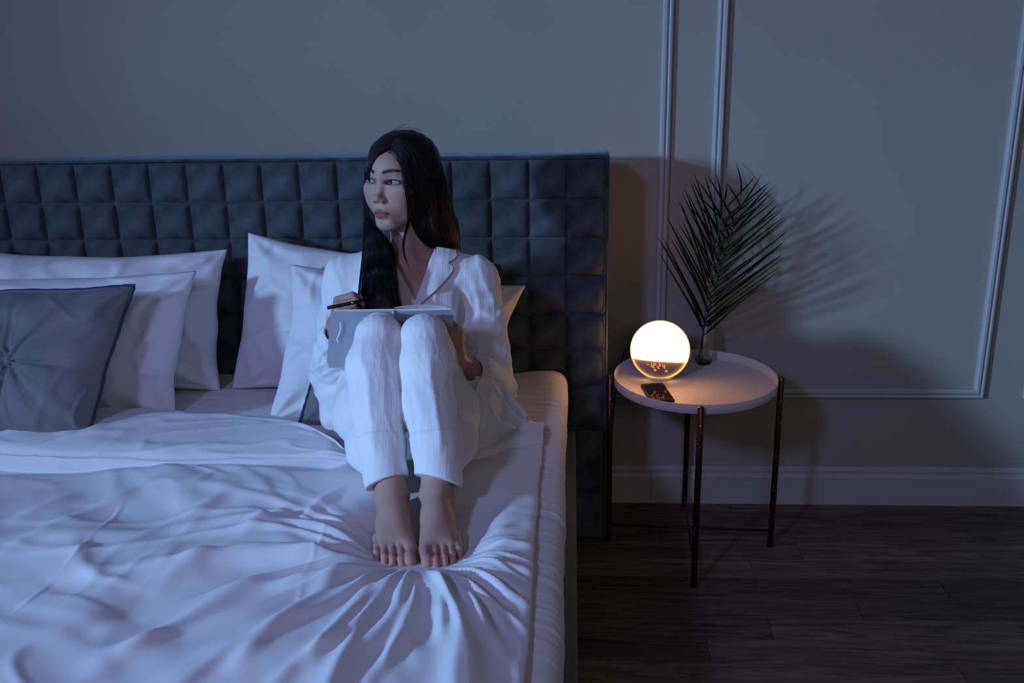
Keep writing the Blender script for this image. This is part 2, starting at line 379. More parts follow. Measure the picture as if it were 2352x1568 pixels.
# duvet
FEET = np.array([.415, -1.28])
def duvet_h(x, y):
    dx, dy = x-FEET[0], y-FEET[1]; r = np.hypot(dx, dy*.95)+1e-6; th = np.arctan2(dx, -dy); sn = dy/r
    h = .555+.011*n2(x*2.2, y*2.2, 11)+.0055*n2(x*5, y*5, 12)+.0015*n2(x*14, y*14, 19)
    # folds radiating from the feet towards the foot end and the left
    wv = th*1.0+.35*n2(x*2.5, y*2.5, 13)
    rad = ridge(np.sin(wv*6.5+1.1), .42)*1.0+ridge(np.sin(wv*11+.4), .35)*.55
    amp = smooth01((r-.05)/.09)*(.75*np.exp(-((r-.2)/.32)**2)+.50*np.exp(-(r/1.15)**2))*smooth01((.42-dy)/.25)
    rad = rad+.9*ridge(n2(th*4.2+x*.6, r*1.6, 27), .20)+.6*n2(th*3.0, r*1.4, 28)
    side = smooth01((-sn+.85)/.9)
    h += .011*rad*amp*side
    # long diagonal folds over the left half
    q = .80*x-.60*y; p_ = .60*x+.80*y
    d1 = n2(p_*5.2+.5*n2(q*2, p_*2, 15), q*1.3, 16); left = smooth01((.36-x)/.5)
    bil = lambda v, k: ridge(v, .55/k)*smooth01(.55+1.3*n2(x*3.1+v, y*2.7, 51))
    h += 1.3*left*(.010*n2(p_*3.6, q*1.1, 14)+.009*bil(d1, 1.9)+.0055*bil(n2(p_*8+.6*n2(q*4, p_*3, 24), q*2.0, 17), 2.2))
    h += .0035*bil(n2(x*6+1.5*n2(x*3, y*3, 20), y*6, 18), 3)
    # sharp pressed creases
    def crease(ax, ay, bx, by, hgt, wdt):
        L = math.hypot(bx-ax, by-ay); ux, uy = (bx-ax)/L, (by-ay)/L
        t = (x-ax)*ux+(y-ay)*uy; s_ = -(x-ax)*uy+(y-ay)*ux+.012*n2(t*6, t*0, 21)
        return hgt*np.exp(-(s_/wdt)**2)*smooth01(t/.08)*smooth01((L-t)/.08)
    for c in CREASES: h += crease(*c)
    # the feet and seat press it down
    press = np.exp(-(np.abs(dx)/.125)**4-(np.abs(dy-.11)/.170)**4)
    h = h*(1-press)+(.523+.003*n2(x*8, y*8, 22))*press
    seat = np.exp(-((x-.31)/.25)**4-((y+.72)/.20)**4); h = h*(1-seat)+.536*seat
    return h
def g_(px, py): a = un(px, py, z=.56); return a[0], a[1]
CREASES = []
for (a, b, hh, ww) in [((290, 1140), (215, 1240), .0028, .004), ((225, 1230), (130, 1330), .0035, .005), ((140, 1320), (0, 1430), .0030, .005),
                       ((755, 1190), (700, 1330), .0022, .004), ((700, 1330), (655, 1440), .0022, .005), ((520, 1085), (420, 1130), .007, .012),
                       ((-40, 1290), (330, 1112), .009, .022), ((0, 1200), (200, 1120), .008, .020), ((250, 1530), (640, 1300), .007, .020), ((330, 1370), (520, 1270), .009, .018), ((380, 1220), (560, 1130), .009, .018), ((60, 1500), (300, 1400), .005, .022), ((540, 1250), (700, 1150), .008, .016), ((680, 1210), (800, 1110), .008, .014), ((150, 1568), (420, 1440), .005, .022),
                       ((860, 1320), (700, 1568), .012, .014), ((800, 1290), (520, 1568), .012, .018), ((960, 1330), (880, 1568), .010, .010), ((1010, 1330), (1010, 1500), .010, .010), ((1060, 1320), (1130, 1500), .010, .012),
                       ((1090, 1270), (1215, 1230), .010, .010), ((1090, 1295), (1220, 1300), .009, .010), ((1085, 1240), (1215, 1180), .009, .012), ((1080, 1310), (1220, 1400), .009, .012),
                       ((840, 1240), (650, 1290), .006, .010), ((850, 1210), (700, 1180), .008, .010), ((840, 1280), (600, 1360), .011, .014)]:
    CREASES.append((*g_(*a), *g_(*b), hh, ww))
DX1 = .632
xs = np.concatenate([np.linspace(-1.35, -.95, 30)[:-1], np.linspace(-.95, DX1-.02, 400)]); a = np.linspace(0, PI, 16)[1:]
xe = DX1-.02+.020*np.sin(a); ze = -(1-np.cos(a))*.5
nu_ = len(xs); xs = np.concatenate([xs, xe]); zo = np.concatenate([np.zeros(nu_), ze])
ysd = np.concatenate([np.linspace(-.60, -1.95, 380), np.linspace(-1.96, -2.42, 60)])
Xg, Yg = np.meshgrid(xs, ysd, indexing='ij'); Zo = np.broadcast_to(zo[:, None], Xg.shape)
edge = .004*n2(Yg*5, Yg*0, 31)+.0012*n2(Yg*25, Yg*0, 32)
nearE = smooth01((Xg-DX1+.12)/.12); Xs = Xg+edge*nearE
Ht = duvet_h(Xs, Yg); thick = Ht-.5355
Ht = Ht+.0035*nearE*n2(Xg*4, Yg*34, 33)-.004*smooth01((Xg-DX1+.05)/.05)
Z = np.where(Zo < 0, Ht+Zo*np.maximum(thick, .012)*1.0, Ht)
# top boundary follows the seat: hidden under the turned-back flap on the left and under her on the right
ytop = np.interp(xs, [-1.4, -.3, .10, .40, .47, .54, .64], [-.72, -.72, -.80, -.80, -.80, -.74, -.72])
k = smooth01((ysd+.60)/(-1.2+.60))[None, :]
Ys = Yg*k+(1-k)*(ytop[:, None]+(Yg+.60))
Ht2 = duvet_h(Xs, Ys); eg = smooth01((Xg-DX1+.09)/.09)*.75; Ht2 = Ht2*(1-eg)+eg*(.549+.004*n2(Xg*3, Ys*9, 34))+.0025*nearE*n2(Xg*4, Ys*34, 33)
Z = np.where(Zo < 0, Ht2+Zo*np.maximum(Ht2-.5365, .010), Ht2)
Z = Z-.022*smooth01((Ys+.985)/.07)*smooth01((.22-Xs)/.1)
Z = Z-.02*smooth01((Ys-ytop[:, None]+.03)/.03)
fd = smooth01((-2.30-Ys)/.12); Z = Z-.25*fd**2
ld = smooth01((-1.05-Xs)/.2); Z = Z-.22*ld**2
V = np.stack([Xs, Ys, Z], -1).reshape(-1, 3)
duvet = tag(mk('duvet', V, gridF(*Xg.shape)[:, ::-1], M_cotton), 'rumpled white duvet spread over the bed with folds radiating from her feet', 'duvet')
# turned-back flap of the duvet, thick and soft, narrowing to a point beside her
fu, fv = 420, 64
U = np.linspace(-1.30, .205, fu); v = np.linspace(0, 1, fv)
yu = np.interp(U, [-1.35, -.70, -.48, -.30, -.10, .02, .10, .16, .205], [-.70, -.695, -.655, -.655, -.69, -.715, -.76, -.82, -.885])
yl_ = np.interp(U, [-1.35, -.70, -.45, -.20, 0, .12, .205], [-.90, -.895, -.935, -.945, -.925, -.905, -.895])
hh = np.interp(U, [-1.35, -.7, -.2, .05, .15, .205], [.052, .050, .046, .040, .030, .010])
Ug, Vg = np.meshgrid(U, v, indexing='ij'); ang = (Vg*1.12-.06)*PI
cr_ = np.sign(np.sin(ang))*np.abs(np.sin(ang))**.55
yc = (yu+yl_)[:, None]/2; hw = (yu-yl_)[:, None]/2
Yf = yc+hw*np.cos(ang)+.004*n2(Ug*6, Vg*2, 41)
Zf = .545+.004*n2(Ug*3, Vg, 44)+hh[:, None]*cr_*(1+.18*n2(Ug*3, Vg*2, 42))
Zf += .007*ridge(n2(Ug*2.2, Vg*3+Ug*1.5, 43), .15)*cr_+.004*ridge(n2(Ug*9+Vg*4, Vg*5, 45), .15)*cr_
Zf += -.006*np.exp(-((Vg-.83)/.02)**2)*(hh[:, None] > .012)        # stitched hem line
pt('turned_back_flap', np.stack([Ug, Yf, Zf], -1).reshape(-1, 3), gridF(fu, fv), M_cotton, duvet)

# short puffy roll where the duvet's top edge lies beside her hip
U = np.linspace(.425, .634, 60); v = np.linspace(0, 1, 30)
yu = np.interp(U, [.42, .50, .56, .634], [-.76, -.735, -.70, -.665]); yl_ = np.interp(U, [.42, .50, .56, .634], [-.885, -.865, -.82, -.775]); hh = np.interp(U, [.42, .46, .60, .634], [.012, .030, .028, .010])
Ug, Vg = np.meshgrid(U, v, indexing='ij'); ang = (Vg*1.1-.05)*PI; cr_ = np.sign(np.sin(ang))*np.abs(np.sin(ang))**.7
Yf = (yu+yl_)[:, None]/2+(yu-yl_)[:, None]/2*np.cos(ang)+.006*n2(Ug*9, Vg*2, 141)
Zf = .543+hh[:, None]*cr_*(1+.3*n2(Ug*8, Vg*2, 142))+.008*ridge(n2(Ug*5+Vg*2, Vg*3-Ug*7, 143), .25)*cr_
pt('rolled_top_edge', np.stack([Ug, Yf, Zf], -1).reshape(-1, 3), gridF(60, 30), M_cotton, duvet)

# lifted corner of the duvet at her hip (an upright leaf-shaped fold)
# ------------------------------------------------------------------ pillows
def pillow(name, label, TL, TR, BL, BR, t, m, seed, pull=.10, wr=.006, n=(110, 90), flange=0, ears=1.0, sag=0., group=None, cat='pillow'):
    TL, TR, BL, BR = [np.array(a, float) for a in (TL, TR, BL, BR)]
    u = np.linspace(-1, 1, n[0]); v = np.linspace(-1, 1, n[1]); u = np.sin(u*PI/2)*.35+u*.65; v = np.sin(v*PI/2)*.35+v*.65
    U, Vv = np.meshgrid(u, v, indexing='ij')
    Us = U*(1-pull*(1-Vv**2)*np.abs(U)**3)+.016*n2(Vv*2.2, U, seed+8)*np.abs(U)**3; Vs = Vv*(1-pull*(1-U**2)*np.abs(Vv)**3)+.020*n2(U*2.2, Vv, seed+9)*np.abs(Vv)**3
    Vs = Vs-sag*(1-U**2)*(Vv+1)/2
    a = (Us+1)/2; b = (Vs+1)/2
    P = (TL*(1-a)[..., None]+TR*a[..., None])*b[..., None]+(BL*(1-a)[..., None]+BR*a[..., None])*(1-b)[..., None]
    nrm = np.cross(TR-TL, TL-BL); nrm /= np.linalg.norm(nrm)
    if nrm[1] > 0: nrm = -nrm
    w_ = np.linalg.norm(TR-TL); h_ = np.linalg.norm(TL-BL)
    prof = np.clip((1-np.abs(U)**2.6)*(1-np.abs(Vv)**2.4), 0, 1)**.55*(1+.12*n2(U*1.4, Vv*1.4, seed))
    X, Yy = U*w_/2, Vv*h_/2
    rc = np.minimum(np.hypot(1-np.abs(U), 1-np.abs(Vv)), 1)
    wrk = ridge(n2(X*5+Yy*2, Yy*9-X*3, seed+1), .16)*.8+ridge(n2(X*4-Yy*6, Yy*4+X*7, seed+2), .12)*.7+.7*n2(X*14, Yy*9, seed+3)
    ang = np.arctan2(1-np.abs(Vv), 1-np.abs(U)); cw = np.exp(-(rc/.45)**2)*np.sin(ang*9+seed)*rc*2
    sh = np.clip(prof*3, 0, 1)
    front = prof*t*.62+wr*(1.3*wrk+1.8*cw)*sh; back = -prof*t*.38
    edge = .006*n2(U*3, Vv*3, seed+5)
    F_ = P+nrm*(front+edge)[..., None]; B_ = P+nrm*(back+edge)[..., None]
    nn = U.size; F1 = gridF(*n); F2 = gridF(*n)[:, ::-1]+nn
    idx = np.arange(nn).reshape(n); loop = np.r_[idx[:, 0], idx[-1, 1:], idx[-2::-1, -1], idx[0, -2:0:-1]]; l2 = np.r_[loop[1:], loop[:1]]
    F3 = np.stack([loop, l2, l2+nn, loop+nn], 1)
    o = tag(mk(name, np.concatenate([F_.reshape(-1, 3), B_.reshape(-1, 3)]), np.concatenate([F1, F2]), m), label, cat, group)
    me = o.data
    # weld the rim
    import bmesh
    bm = bmesh.new(); bm.from_mesh(me); bmesh.ops.remove_doubles(bm, verts=bm.verts, dist=.0004); bmesh.ops.recalc_face_normals(bm, faces=bm.faces)
    for f in bm.faces: f.smooth = True
    bm.to_mesh(me); bm.free()
    rim = np.concatenate([F_[:, 0], F_[-1, 1:], F_[-2::-1, -1], F_[0, -2:0:-1]])
    return o, F_, B_, nrm, rim
def U_(px, py, y): return un(px, py, y=y)
G1 = 'white pillows leaning on the headboard'
pillow('pillow', 'large white pillow at the far left, hindmost of its row, only its top edge showing', U_(-330, 560, -.31), U_(262, 596, -.31), U_(-330, 900, -.40), U_(262, 900, -.40), .12, M_cotton, 3, pull=.03, group=G1)
pillow('pillow', 'wide white pillow behind the button cushion with one corner standing up', U_(-160, 560, -.40), U_(522, 572, -.36), U_(-150, 900, -.50), U_(508, 896, -.40), .17, M_cotton, 7, pull=.05, wr=.007, sag=.09, group=G1)
pillow('pillow', 'white pillow directly behind the blue-grey button cushion, lower than the one behind', U_(-190, 640, -.52), U_(452, 622, -.50), U_(-230, 975, -.66), U_(404, 968, -.60), .15, M_cotton, 13, pull=.05, wr=.006, group=G1)
pillow('pillow', 'tall white pillow with a peaked corner leaning on the headboard left of her shoulder', U_(572, 534, -.33), U_(1075, 600, -.33), U_(532, 893, -.39), U_(1060, 890, -.39), .13, M_cotton, 19, pull=.04, wr=.006, sag=.06, group=G1)
pillow('pillow', 'white pillow behind her back, its right corner poking out beside her arm', U_(668, 606, -.44), U_(1208, 656, -.38), U_(612, 975, -.585), U_(1142, 892, -.45), .14, M_cotton, 29, pull=.07, wr=.006, group=G1)
def pipe_cord(rim, r, m, parent, name='piping', step=2, wob=.0006):
    P = rim[::step]; P = np.vstack([P, P[:2]]); k = np.arange(len(P))
    V, F = tube(P, r*(1+.10*np.sin(k*1.3)), 7, False); return child(mk(name, V, F, m), parent)
def button_cushion(label, TL, TR, BL, BR, t, seed):
    o, F_, B_, nrm, rim = pillow('cushion', label, TL, TR, BL, BR, t, M_cushion, seed, pull=.035, wr=.003, n=(120, 120), group=None, cat='cushion')
    # pull the middle in towards the button with radial pleats
    me = o.data; n = len(me.vertices); co = np.empty(n*3, np.float32); me.vertices.foreach_get('co', co); co = co.reshape(-1, 3).astype(float)
    TLn, TRn, BLn, BRn = [np.array(a, float) for a in (TL, TR, BL, BR)]; c = (TLn+TRn+BLn+BRn)/4
    ux = (TRn-TLn); ux /= np.linalg.norm(ux); uy = np.cross(nrm, ux); uy /= np.linalg.norm(uy)
    d = co-c; x = d@ux; y = d@uy; z = d@nrm; r = np.hypot(x, y); th = np.arctan2(y, x)
    fr = z > 0
    dip = (.030*np.exp(-(r/.040)**1.3)+.011*np.exp(-(r/.13)**2)*(ridge(np.sin(th*4+.5), .35)+.4*ridge(np.sin(th*7+1), .3)))*fr
    if t < .1: dip = dip*.25
    co -= nrm*dip[:, None]; me.vertices.foreach_set('co', co.astype(np.float32).ravel()); me.update()
    pipe_cord(rim+nrm*.001, .0052, M_piping, o)
    zc = (t*.62-.030) if t > .1 else t*.62-.010
    b = c+nrm*zc; m = MB(); prof = [(0.0001, .007), (.006, .0065), (.011, .0045), (.014, .001), (.0135, -.004), (.001, -.005)]
    a = np.linspace(0, 2*PI, 24, endpoint=False)
    V = np.array([b+ux*r_*math.cos(q)+uy*r_*math.sin(q)+nrm*h_ for r_, h_ in prof for q in a]); k = len(prof)
    F = [(i*24+j, i*24+(j+1) % 24, (i+1)*24+(j+1) % 24, (i+1)*24+j) for i in range(k-1) for j in range(24)]
    child(mk('button', V, F, M_cushion), o)
    return o
button_cushion('square blue-grey velvet cushion with a covered centre button and piped edges', U_(-205, 672, -.68), U_(309, 655, -.66), U_(-130, 1000, -.82), U_(203, 1005, -.825), .13, 37)
button_cushion('blue-grey velvet cushion mostly hidden between her hip and the white pillows, piped edge showing', U_(752, 745, -.575), U_(1010, 745, -.56), U_(684, 982, -.635), U_(940, 985, -.63), .05, 43)

# ------------------------------------------------------------------ tray table
TX, TY, PHI, RZ, LT, LR = 1.045, -.2699, -1.6213, .5289, .5264, .2355
tb = empty('tray_table', 'round white tray side table on chipped dark bronze legs', 'table', (TX, TY, 0))
m = MB(); m.lathe([(.0001, -.0270), (.2235, -.0270), (.2250, -.0255), (.2255, -.001), (.2245, 0), (.2232, -.001), (.2226, -.0225), (.2180, -.0245), (.0001, -.0245)], (TX, TY, RZ), 96)
m.build('tray', M_tray, tb)
for k in range(4):
    a = PHI+k*PI/2; x, y = TX+LR*math.cos(a), TY+LR*math.sin(a)
    m = MB(); m.tube([(x, y, 0), (x, y, .001), (x, y, LT-.001), (x, y, LT)], [.0075, .0086, .0086, .0075], 18)
    lg = m.build('leg', M_bronze, tb)
    m = MB(); xi, yi = TX+(LR-.0105)*math.cos(a), TY+(LR-.0105)*math.sin(a); m.tube([(x, y, .508), (xi, yi, .508)], .0045, 10); 
    s_ = m.build('tray_bolt', M_bronze); s_.parent = lg
for k in range(2):
    a = PHI+k*PI/2; c, s_ = math.cos(a), math.sin(a); z = .044+.0078*k
    m = MB(); m.tube([(TX-LR*c, TY-LR*s_, z), (TX+LR*c, TY+LR*s_, z)], .0038, 12); m.build('cross_bar', M_bronze, tb)
ZT = RZ-.0245
# power cord hanging behind the tray
m = MB(); cp = [U_(1492, 868, -.16), U_(1440, 838, -.06), U_(1418, 880, -.03), U_(1411, 930, -.03), U_(1405, 1000, -.03), U_(1400, 1120, -.028), U_(1385, 1159, -.03)]
cp[0][2] = ZT+.003; cp[1][2] = RZ+.004
m.tube(spline(cp, 50), .0019, 8); tag(m.build('power_cord', M_black), 'thin black cord hanging behind the left side of the tray table', 'cord')

# ------------------------------------------------------------------ wake-up lamp
LB = un(1513, 868, z=ZT); RL = .0812; LC = un(1515, 806, z=ZT+.0825)+np.array([.002, .010, 0])
fd_ = np.array([-.14, -1.0, .24]); fd_ /= np.linalg.norm(fd_); rx = np.array([-fd_[1], fd_[0], 0]); rx = rx if rx[0] > 0 else -rx; rx /= np.linalg.norm(rx); uz = np.cross(rx, -fd_); roll = -.03
rx, uz = rx*math.cos(roll)+uz*math.sin(roll), -rx*math.sin(roll)+uz*math.cos(roll)
lamp = empty('wake_up_lamp', 'glowing round bedside lamp clock reading 12:24 at the left of the tray', 'lamp', (LC[0], LC[1], ZT))
def loc(x, y, z): return LC+rx*x+uz*y+fd_*z
def emis(name, color, s, rough=.4): return mat(name, (.6, .55, .5), rough, emit=color, emit_s=s)
M_dome = bpy.data.materials.new('lamp_dome_glow'); M_dome.use_nodes = True
def dome_mat():
    nt = M_dome.node_tree; b = nt.nodes['Principled BSDF']; N = nt.nodes.new; L = nt.links.new
    a = N('ShaderNodeAttribute'); a.attribute_name = 'glow'
    b.inputs['Base Color'].default_value = (.13, .11, .11, 1); b.inputs['Roughness'].default_value = .3
    L(a.outputs['Color'], b.inputs['Emission Color']); b.inputs['Emission Strength'].default_value = 1.0
dome_mat()
# front dome: disc parametrised by ring and angle, glow stored per vertex (diffuser is backlit, clock panel is not)
nr, na = 90, 192; R_ = np.sin(np.linspace(0, PI/2, nr)); A = np.linspace(0, 2*PI, na, endpoint=False)
DEP = .058
V = []; glow = []
YB = -.32
for r in R_:
    for t in A:
        x, y = r*math.cos(t), r*math.sin(t); z = DEP*math.sqrt(max(0, 1-r*r)); V.append(loc(x*RL, y*RL, z))
        up = smooth01((y-YB)/.045+.5); band = math.exp(-max(0, YB-y)/.050)*.8; rim = math.exp(-((1-math.sqrt(x*x+y*y))/.035))*1.5
        c = np.array([.040, .026, .026])*(1-up)+np.array([21, 9.8, 3.6])*up
        c = c*(1-.74*up*smooth01((r-.78)/.18))+(1-up)*(band*np.array([1.1, .42, .07])+rim*np.array([2.2, 1.0, .26]))
        glow.append((*c, 1))
F = [(i*na+j, i*na+(j+1) % na, (i+1)*na+(j+1) % na, (i+1)*na+j) for i in range(1, nr-1) for j in range(na)]
V.append(loc(0, 0, DEP)); glow.append((21, 9.8, 3.6, 1)); F += [(len(V)-1, na+j, na+(j+1) % na) for j in range(na)]
dm = pt('light_dome', V, F, M_dome, lamp); at = dm.data.color_attributes.new('glow', 'FLOAT_COLOR', 'POINT'); at.data.foreach_set('color', np.array(glow, np.float32).ravel())
# white housing behind and the foot ring
prof = [(1.0, 0), (1.035, .002), (1.035, -.006), (1.005, -.016), (.93, -.034), (.75, -.050), (.45, -.060), (.02, -.063)]
V = [loc(r*RL*math.cos(t), r*RL*math.sin(t), z) for r, z in prof for t in A]; k = len(prof)
F = [(i*na+j, i*na+(j+1) % na, (i+1)*na+(j+1) % na, (i+1)*na+j) for i in range(k-1) for j in range(na)]; F.append([(k-1)*na+j for j in range(na)])
pt('housing', V, F, M_plastic, lamp)
m = MB(); a_ = (LC[0]-fd_[0]*.012, LC[1]-fd_[1]*.012, ZT)
m.lathe([(.0001, .0), (.043, .0), (.045, .002), (.044, .010), (.036, .017), (.0001, .018)], a_, 48); m.build('foot_ring', M_plastic, lamp)
# seven-segment digits
M_led = mat('orange_led', (.1, .03, .01), .5, emit=(1.0, .20, .045), emit_s=2.6)
SEG = {'a': (0, 1, 1, 1), 'b': (1, .5, 1, 1), 'c': (1, 0, 1, .5), 'd': (0, 0, 1, 0), 'e': (0, 0, 0, .5), 'f': (0, .5, 0, 1), 'g': (0, .5, 1, .5)}
DG = {'1': 'bc', '2': 'abged', '4': 'fgbc'}
def surf(x, y): r2 = (x*x+y*y)/RL**2; return loc(x, y, DEP*math.sqrt(max(0, 1-r2))+.0006)
def stroke(mb, x0, y0, x1, y1, w_):
    L = math.hypot(x1-x0, y1-y0); ux, uy = (x1-x0)/L, (y1-y0)/L; nx, ny = -uy, ux; g = w_*.55
    P = [(x0+ux*g*.4, y0+uy*g*.4), (x0+ux*g+nx*w_/2, y0+uy*g+ny*w_/2), (x1-ux*g+nx*w_/2, y1-uy*g+ny*w_/2), (x1-ux*g*.4, y1-uy*g*.4), (x1-ux*g-nx*w_/2, y1-uy*g-ny*w_/2), (x0+ux*g-nx*w_/2, y0+uy*g-ny*w_/2)]
    T = [surf(*p) for p in P]; Bk = [p-fd_*.0012 for p in T]; mb.add(T+Bk, [list(range(6)), list(range(6, 12))[::-1]]+[(i, (i+1) % 6, (i+1) % 6+6, i+6) for i in range(6)])
def P2(cx, cy):   # pixel of the 5x clock crop -> metres on the face
    return (cx-755)/447*RL*1.0, -(cy-560)/447*RL*1.0
gw, gh, sk = 32, 72, -6
def digit(mb, ch, cx, cy):
    for s_ in DG[ch]:
        x0, y0, x1, y1 = SEG[s_]; f = lambda a, b: P2(cx-gw/2+a*gw+sk*(b-.5)*-1, cy+gh/2-b*gh)
        p, q = f(x0, y0), f(x1, y1); stroke(mb, *p, *q, .0017)
for ch, cx, cy in (('1', 638, 774), ('2', 692, 778), ('2', 770, 782), ('4', 838, 786)):
    mb = MB(); digit(mb, ch, cx, cy); mb.build('clock_digit', M_led, lamp, smooth=False)
mb = MB(); stroke(mb, *P2(582, 774), *P2(616, 775), .0019)
for cy in (768, 797):
    x, y = P2(735, cy); stroke(mb, x-.0012, y, x+.0012, y, .0020)
mb.build('clock_colon_and_dash', M_led, lamp, smooth=False)
for cx, cy in ((712, 850), (881, 857)):
    x, y = P2(cx, cy); mb = MB(); T = [surf(x+.0039*math.cos(t), y+.0034*math.sin(t)) for t in np.linspace(0, 2*PI, 16, endpoint=False)]
    mb.add(T+[p-fd_*.0012 for p in T], [list(range(16))]+[(i, (i+1) % 16, (i+1) % 16+16, i+16) for i in range(16)]); mb.build('indicator_dot', mat('led_dot', (.1, .03, .01), .5, emit=(1, .16, .03), emit_s=1.4), lamp, smooth=False)

# ------------------------------------------------------------------ phone
c4 = [un(1474, 880, z=ZT+.008), un(1526, 879, z=ZT+.008), un(1548.5, 917, z=ZT+.008), un(1494, 922, z=ZT+.008)]
ct = sum(c4)/4; ax = (c4[1]-c4[0]+c4[2]-c4[3])/2; ay = (c4[0]-c4[3]+c4[1]-c4[2])/2
wP, hP = np.linalg.norm(ax), np.linalg.norm(ay); 
ax /= wP; ay = ay-ax*(ay@ax); ay /= np.linalg.norm(ay); wP, hP = .064, min(max(hP, .115), .14)
ph = empty('phone', 'black phone lying face up on the tray in front of the lamp', 'phone', (ct[0], ct[1], ZT))
V, F = rbox((-wP/2, -hP/2, 0), (wP/2, hP/2, .0078), .0035, 3)
cn = .008
V = np.array([ct+ax*v[0]+ay*v[1]+np.array([0, 0, ZT+.0002+v[2]-ct[2]]) for v in V]); pt('phone_body', V, F, M_black, ph)
V, F = rbox((-wP/2+.002, -hP/2+.002, .0072), (wP/2-.002, hP/2-.002, .0083), .0005, 1)
V = np.array([ct+ax*v[0]+ay*v[1]+np.array([0, 0, ZT+.0002+v[2]-ct[2]]) for v in V]); pt('screen', V, F, M_screen, ph, False)

# ------------------------------------------------------------------ glass vase and palm
VB = un(1616, 833, z=ZT); VX, VY = VB[0], VB[1]
m = MB(); m.lathe([(.0001, 0), (.0215, 0), (.0238, .002), (.0245, .008), (.0240, .03), (.0215, .07), (.0180, .105), (.0178, .116), (.0190, .121), (.0180, .1215), (.0162, .117), (.0164, .105), (.0199, .07), (.0222, .03), (.0226, .012), (.020, .007), (.0001, .0040)], (VX, VY, ZT), 40)
tag(m.build('vase', M_glass), 'small clear glass vase at the back of the tray holding the palm', 'vase')
palm = empty('palm_frond', 'dark dried palm frond with narrow pointed leaflets standing in the glass vase', 'plant', (VX, VY, ZT+.01))
def leaflet(P, wmax):
    P = spline(P, 14); T = np.gradient(P, axis=0); T /= np.linalg.norm(T, axis=1, keepdims=True)
    view = np.array([.1, -1, .25]); Sd = np.cross(T, view); Sd /= np.linalg.norm(Sd, axis=1, keepdims=True)+1e-9; Nn = np.cross(Sd, T)
    t = np.linspace(0, 1, 14); w_ = wmax*np.clip(t/.12, .25, 1)*(1-t**2.2)**.8+.0003
    A = P+Sd*w_[:, None]/2+Nn*(w_*.22)[:, None]; B = P-Sd*w_[:, None]/2+Nn*(w_*.22)[:, None]
    V = np.stack([A, P, B, P+Nn*-.0004], 1).reshape(-1, 3); F = []
    for i in range(13):
        for a, b in ((0, 1), (1, 2), (2, 3), (3, 0)): F.append((i*4+a, i*4+b, i*4+4+b, i*4+4+a))
    return V, F
def rach(pts): return spline([U_(*p) for p in pts], 60)
r1 = rach([(1605, 832, VY-.008), (1612, 780, VY-.004), (1622, 735, VY-.004), (1641, 668, -.125), (1662, 600, -.10), (1685, 520, -.07), (1702, 450, -.045), (1700, 400, -.025)])
r2 = rach([(1614, 834, VY-.004), (1613, 800, VY), (1618, 742, VY), (1627, 668, -.17), (1640, 600, -.165), (1652, 530, -.155), (1662, 470, -.15), (1667, 425, -.145)])
for r in (r1, r2):
    V, F = tube(r, np.linspace(.0021, .0006, 60), 8); pt('stalk', V, F, M_stem, palm)
def leaf_px(r, s, tip, ytip, bend, w_):
    i = int(s*59); a = r[i]; b = U_(*tip, ytip); mid = (a+b)/2; d = b-a; up = np.array([-d[2], 0, d[0]])*(1 if d[0] < 0 else 1)
    up = up/np.linalg.norm(up)*np.linalg.norm(d)*bend*(-1 if d[0] < 0 else 1)
    q1 = a+d*.33+up*1.0+(np.array([0, -.012, 0])); q2 = a+d*.7+up*.75+np.array([0, -.012, 0])
    V, F = leaflet([a, q1, q2, b], w_); return pt('leaflet', V, F, M_leaf, palm, False)
right = [(.24, (1765, 637), -.30), (.27, (1757, 655), -.26), (.30, (1796, 609), -.29), (.31, (1790, 622), -.24), (.34, (1801, 591), -.28), (.37, (1803, 580), -.24), (.40, (1800, 556), -.27), (.43, (1806, 551), -.23), (.46, (1808, 533), -.26), (.49, (1812, 527), -.22), (.52, (1805, 508), -.25), (.55, (1808, 500), -.21), (.58, (1800, 498), -.24), (.61, (1800, 478), -.20), (.64, (1796, 478), -.22), (.67, (1790, 466), -.19), (.70, (1782, 458), -.20), (.73, (1775, 440), -.17), (.76, (1776, 430), -.18), (.79, (1765, 425), -.15), (.82, (1769, 417), -.16), (.86, (1749, 400), -.13), (.90, (1738, 402), -.11), (.95, (1690, 372), -.012)]
left = [(.24, (1512, 577), -.20), (.27, (1507, 540), -.23), (.30, (1514, 548), -.17), (.33, (1519, 538), -.22), (.36, (1548, 545), -.15), (.39, (1530, 495), -.21), (.42, (1533, 500), -.14), (.45, (1564, 500), -.19), (.48, (1556, 458), -.20), (.51, (1560, 455), -.13), (.54, (1566, 445), -.19), (.57, (1572, 432), -.12), (.60, (1578, 440), -.18), (.63, (1583, 412), -.11), (.66, (1585, 406), -.18), (.69, (1594, 396), -.10), (.72, (1600, 410), -.17), (.76, (1618, 402), -.09), (.80, (1622, 398), -.16), (.85, (1645, 400), -.08), (.90, (1667, 418), -.12), (.95, (1670, 420), -.05)]
for i, (s, t, y) in enumerate(right): leaf_px(r2 if i % 2 == 0 else r1, s*.92, t, y, .012+.012*((i*7) % 3), .0066-.002*(s > .85))
for i, (s, t, y) in enumerate(left): leaf_px(r1 if i % 2 == 0 else r2, s*.92, t, y, .008+.012*((i*5) % 3), .0066-.002*(s > .85))
for i in range(9): leaf_px(r2, .35+.05*i, (1790-6*i+RNG.integers(-8, 8), 585-17*i+RNG.integers(-6, 6)), -.2+.01*i, .02, .0056)
for i in range(8): leaf_px(r1, .35+.05*i, (1540+9*i+RNG.integers(-6, 6), 540-14*i+RNG.integers(-6, 6)), -.17+.01*i, .015, .0056)
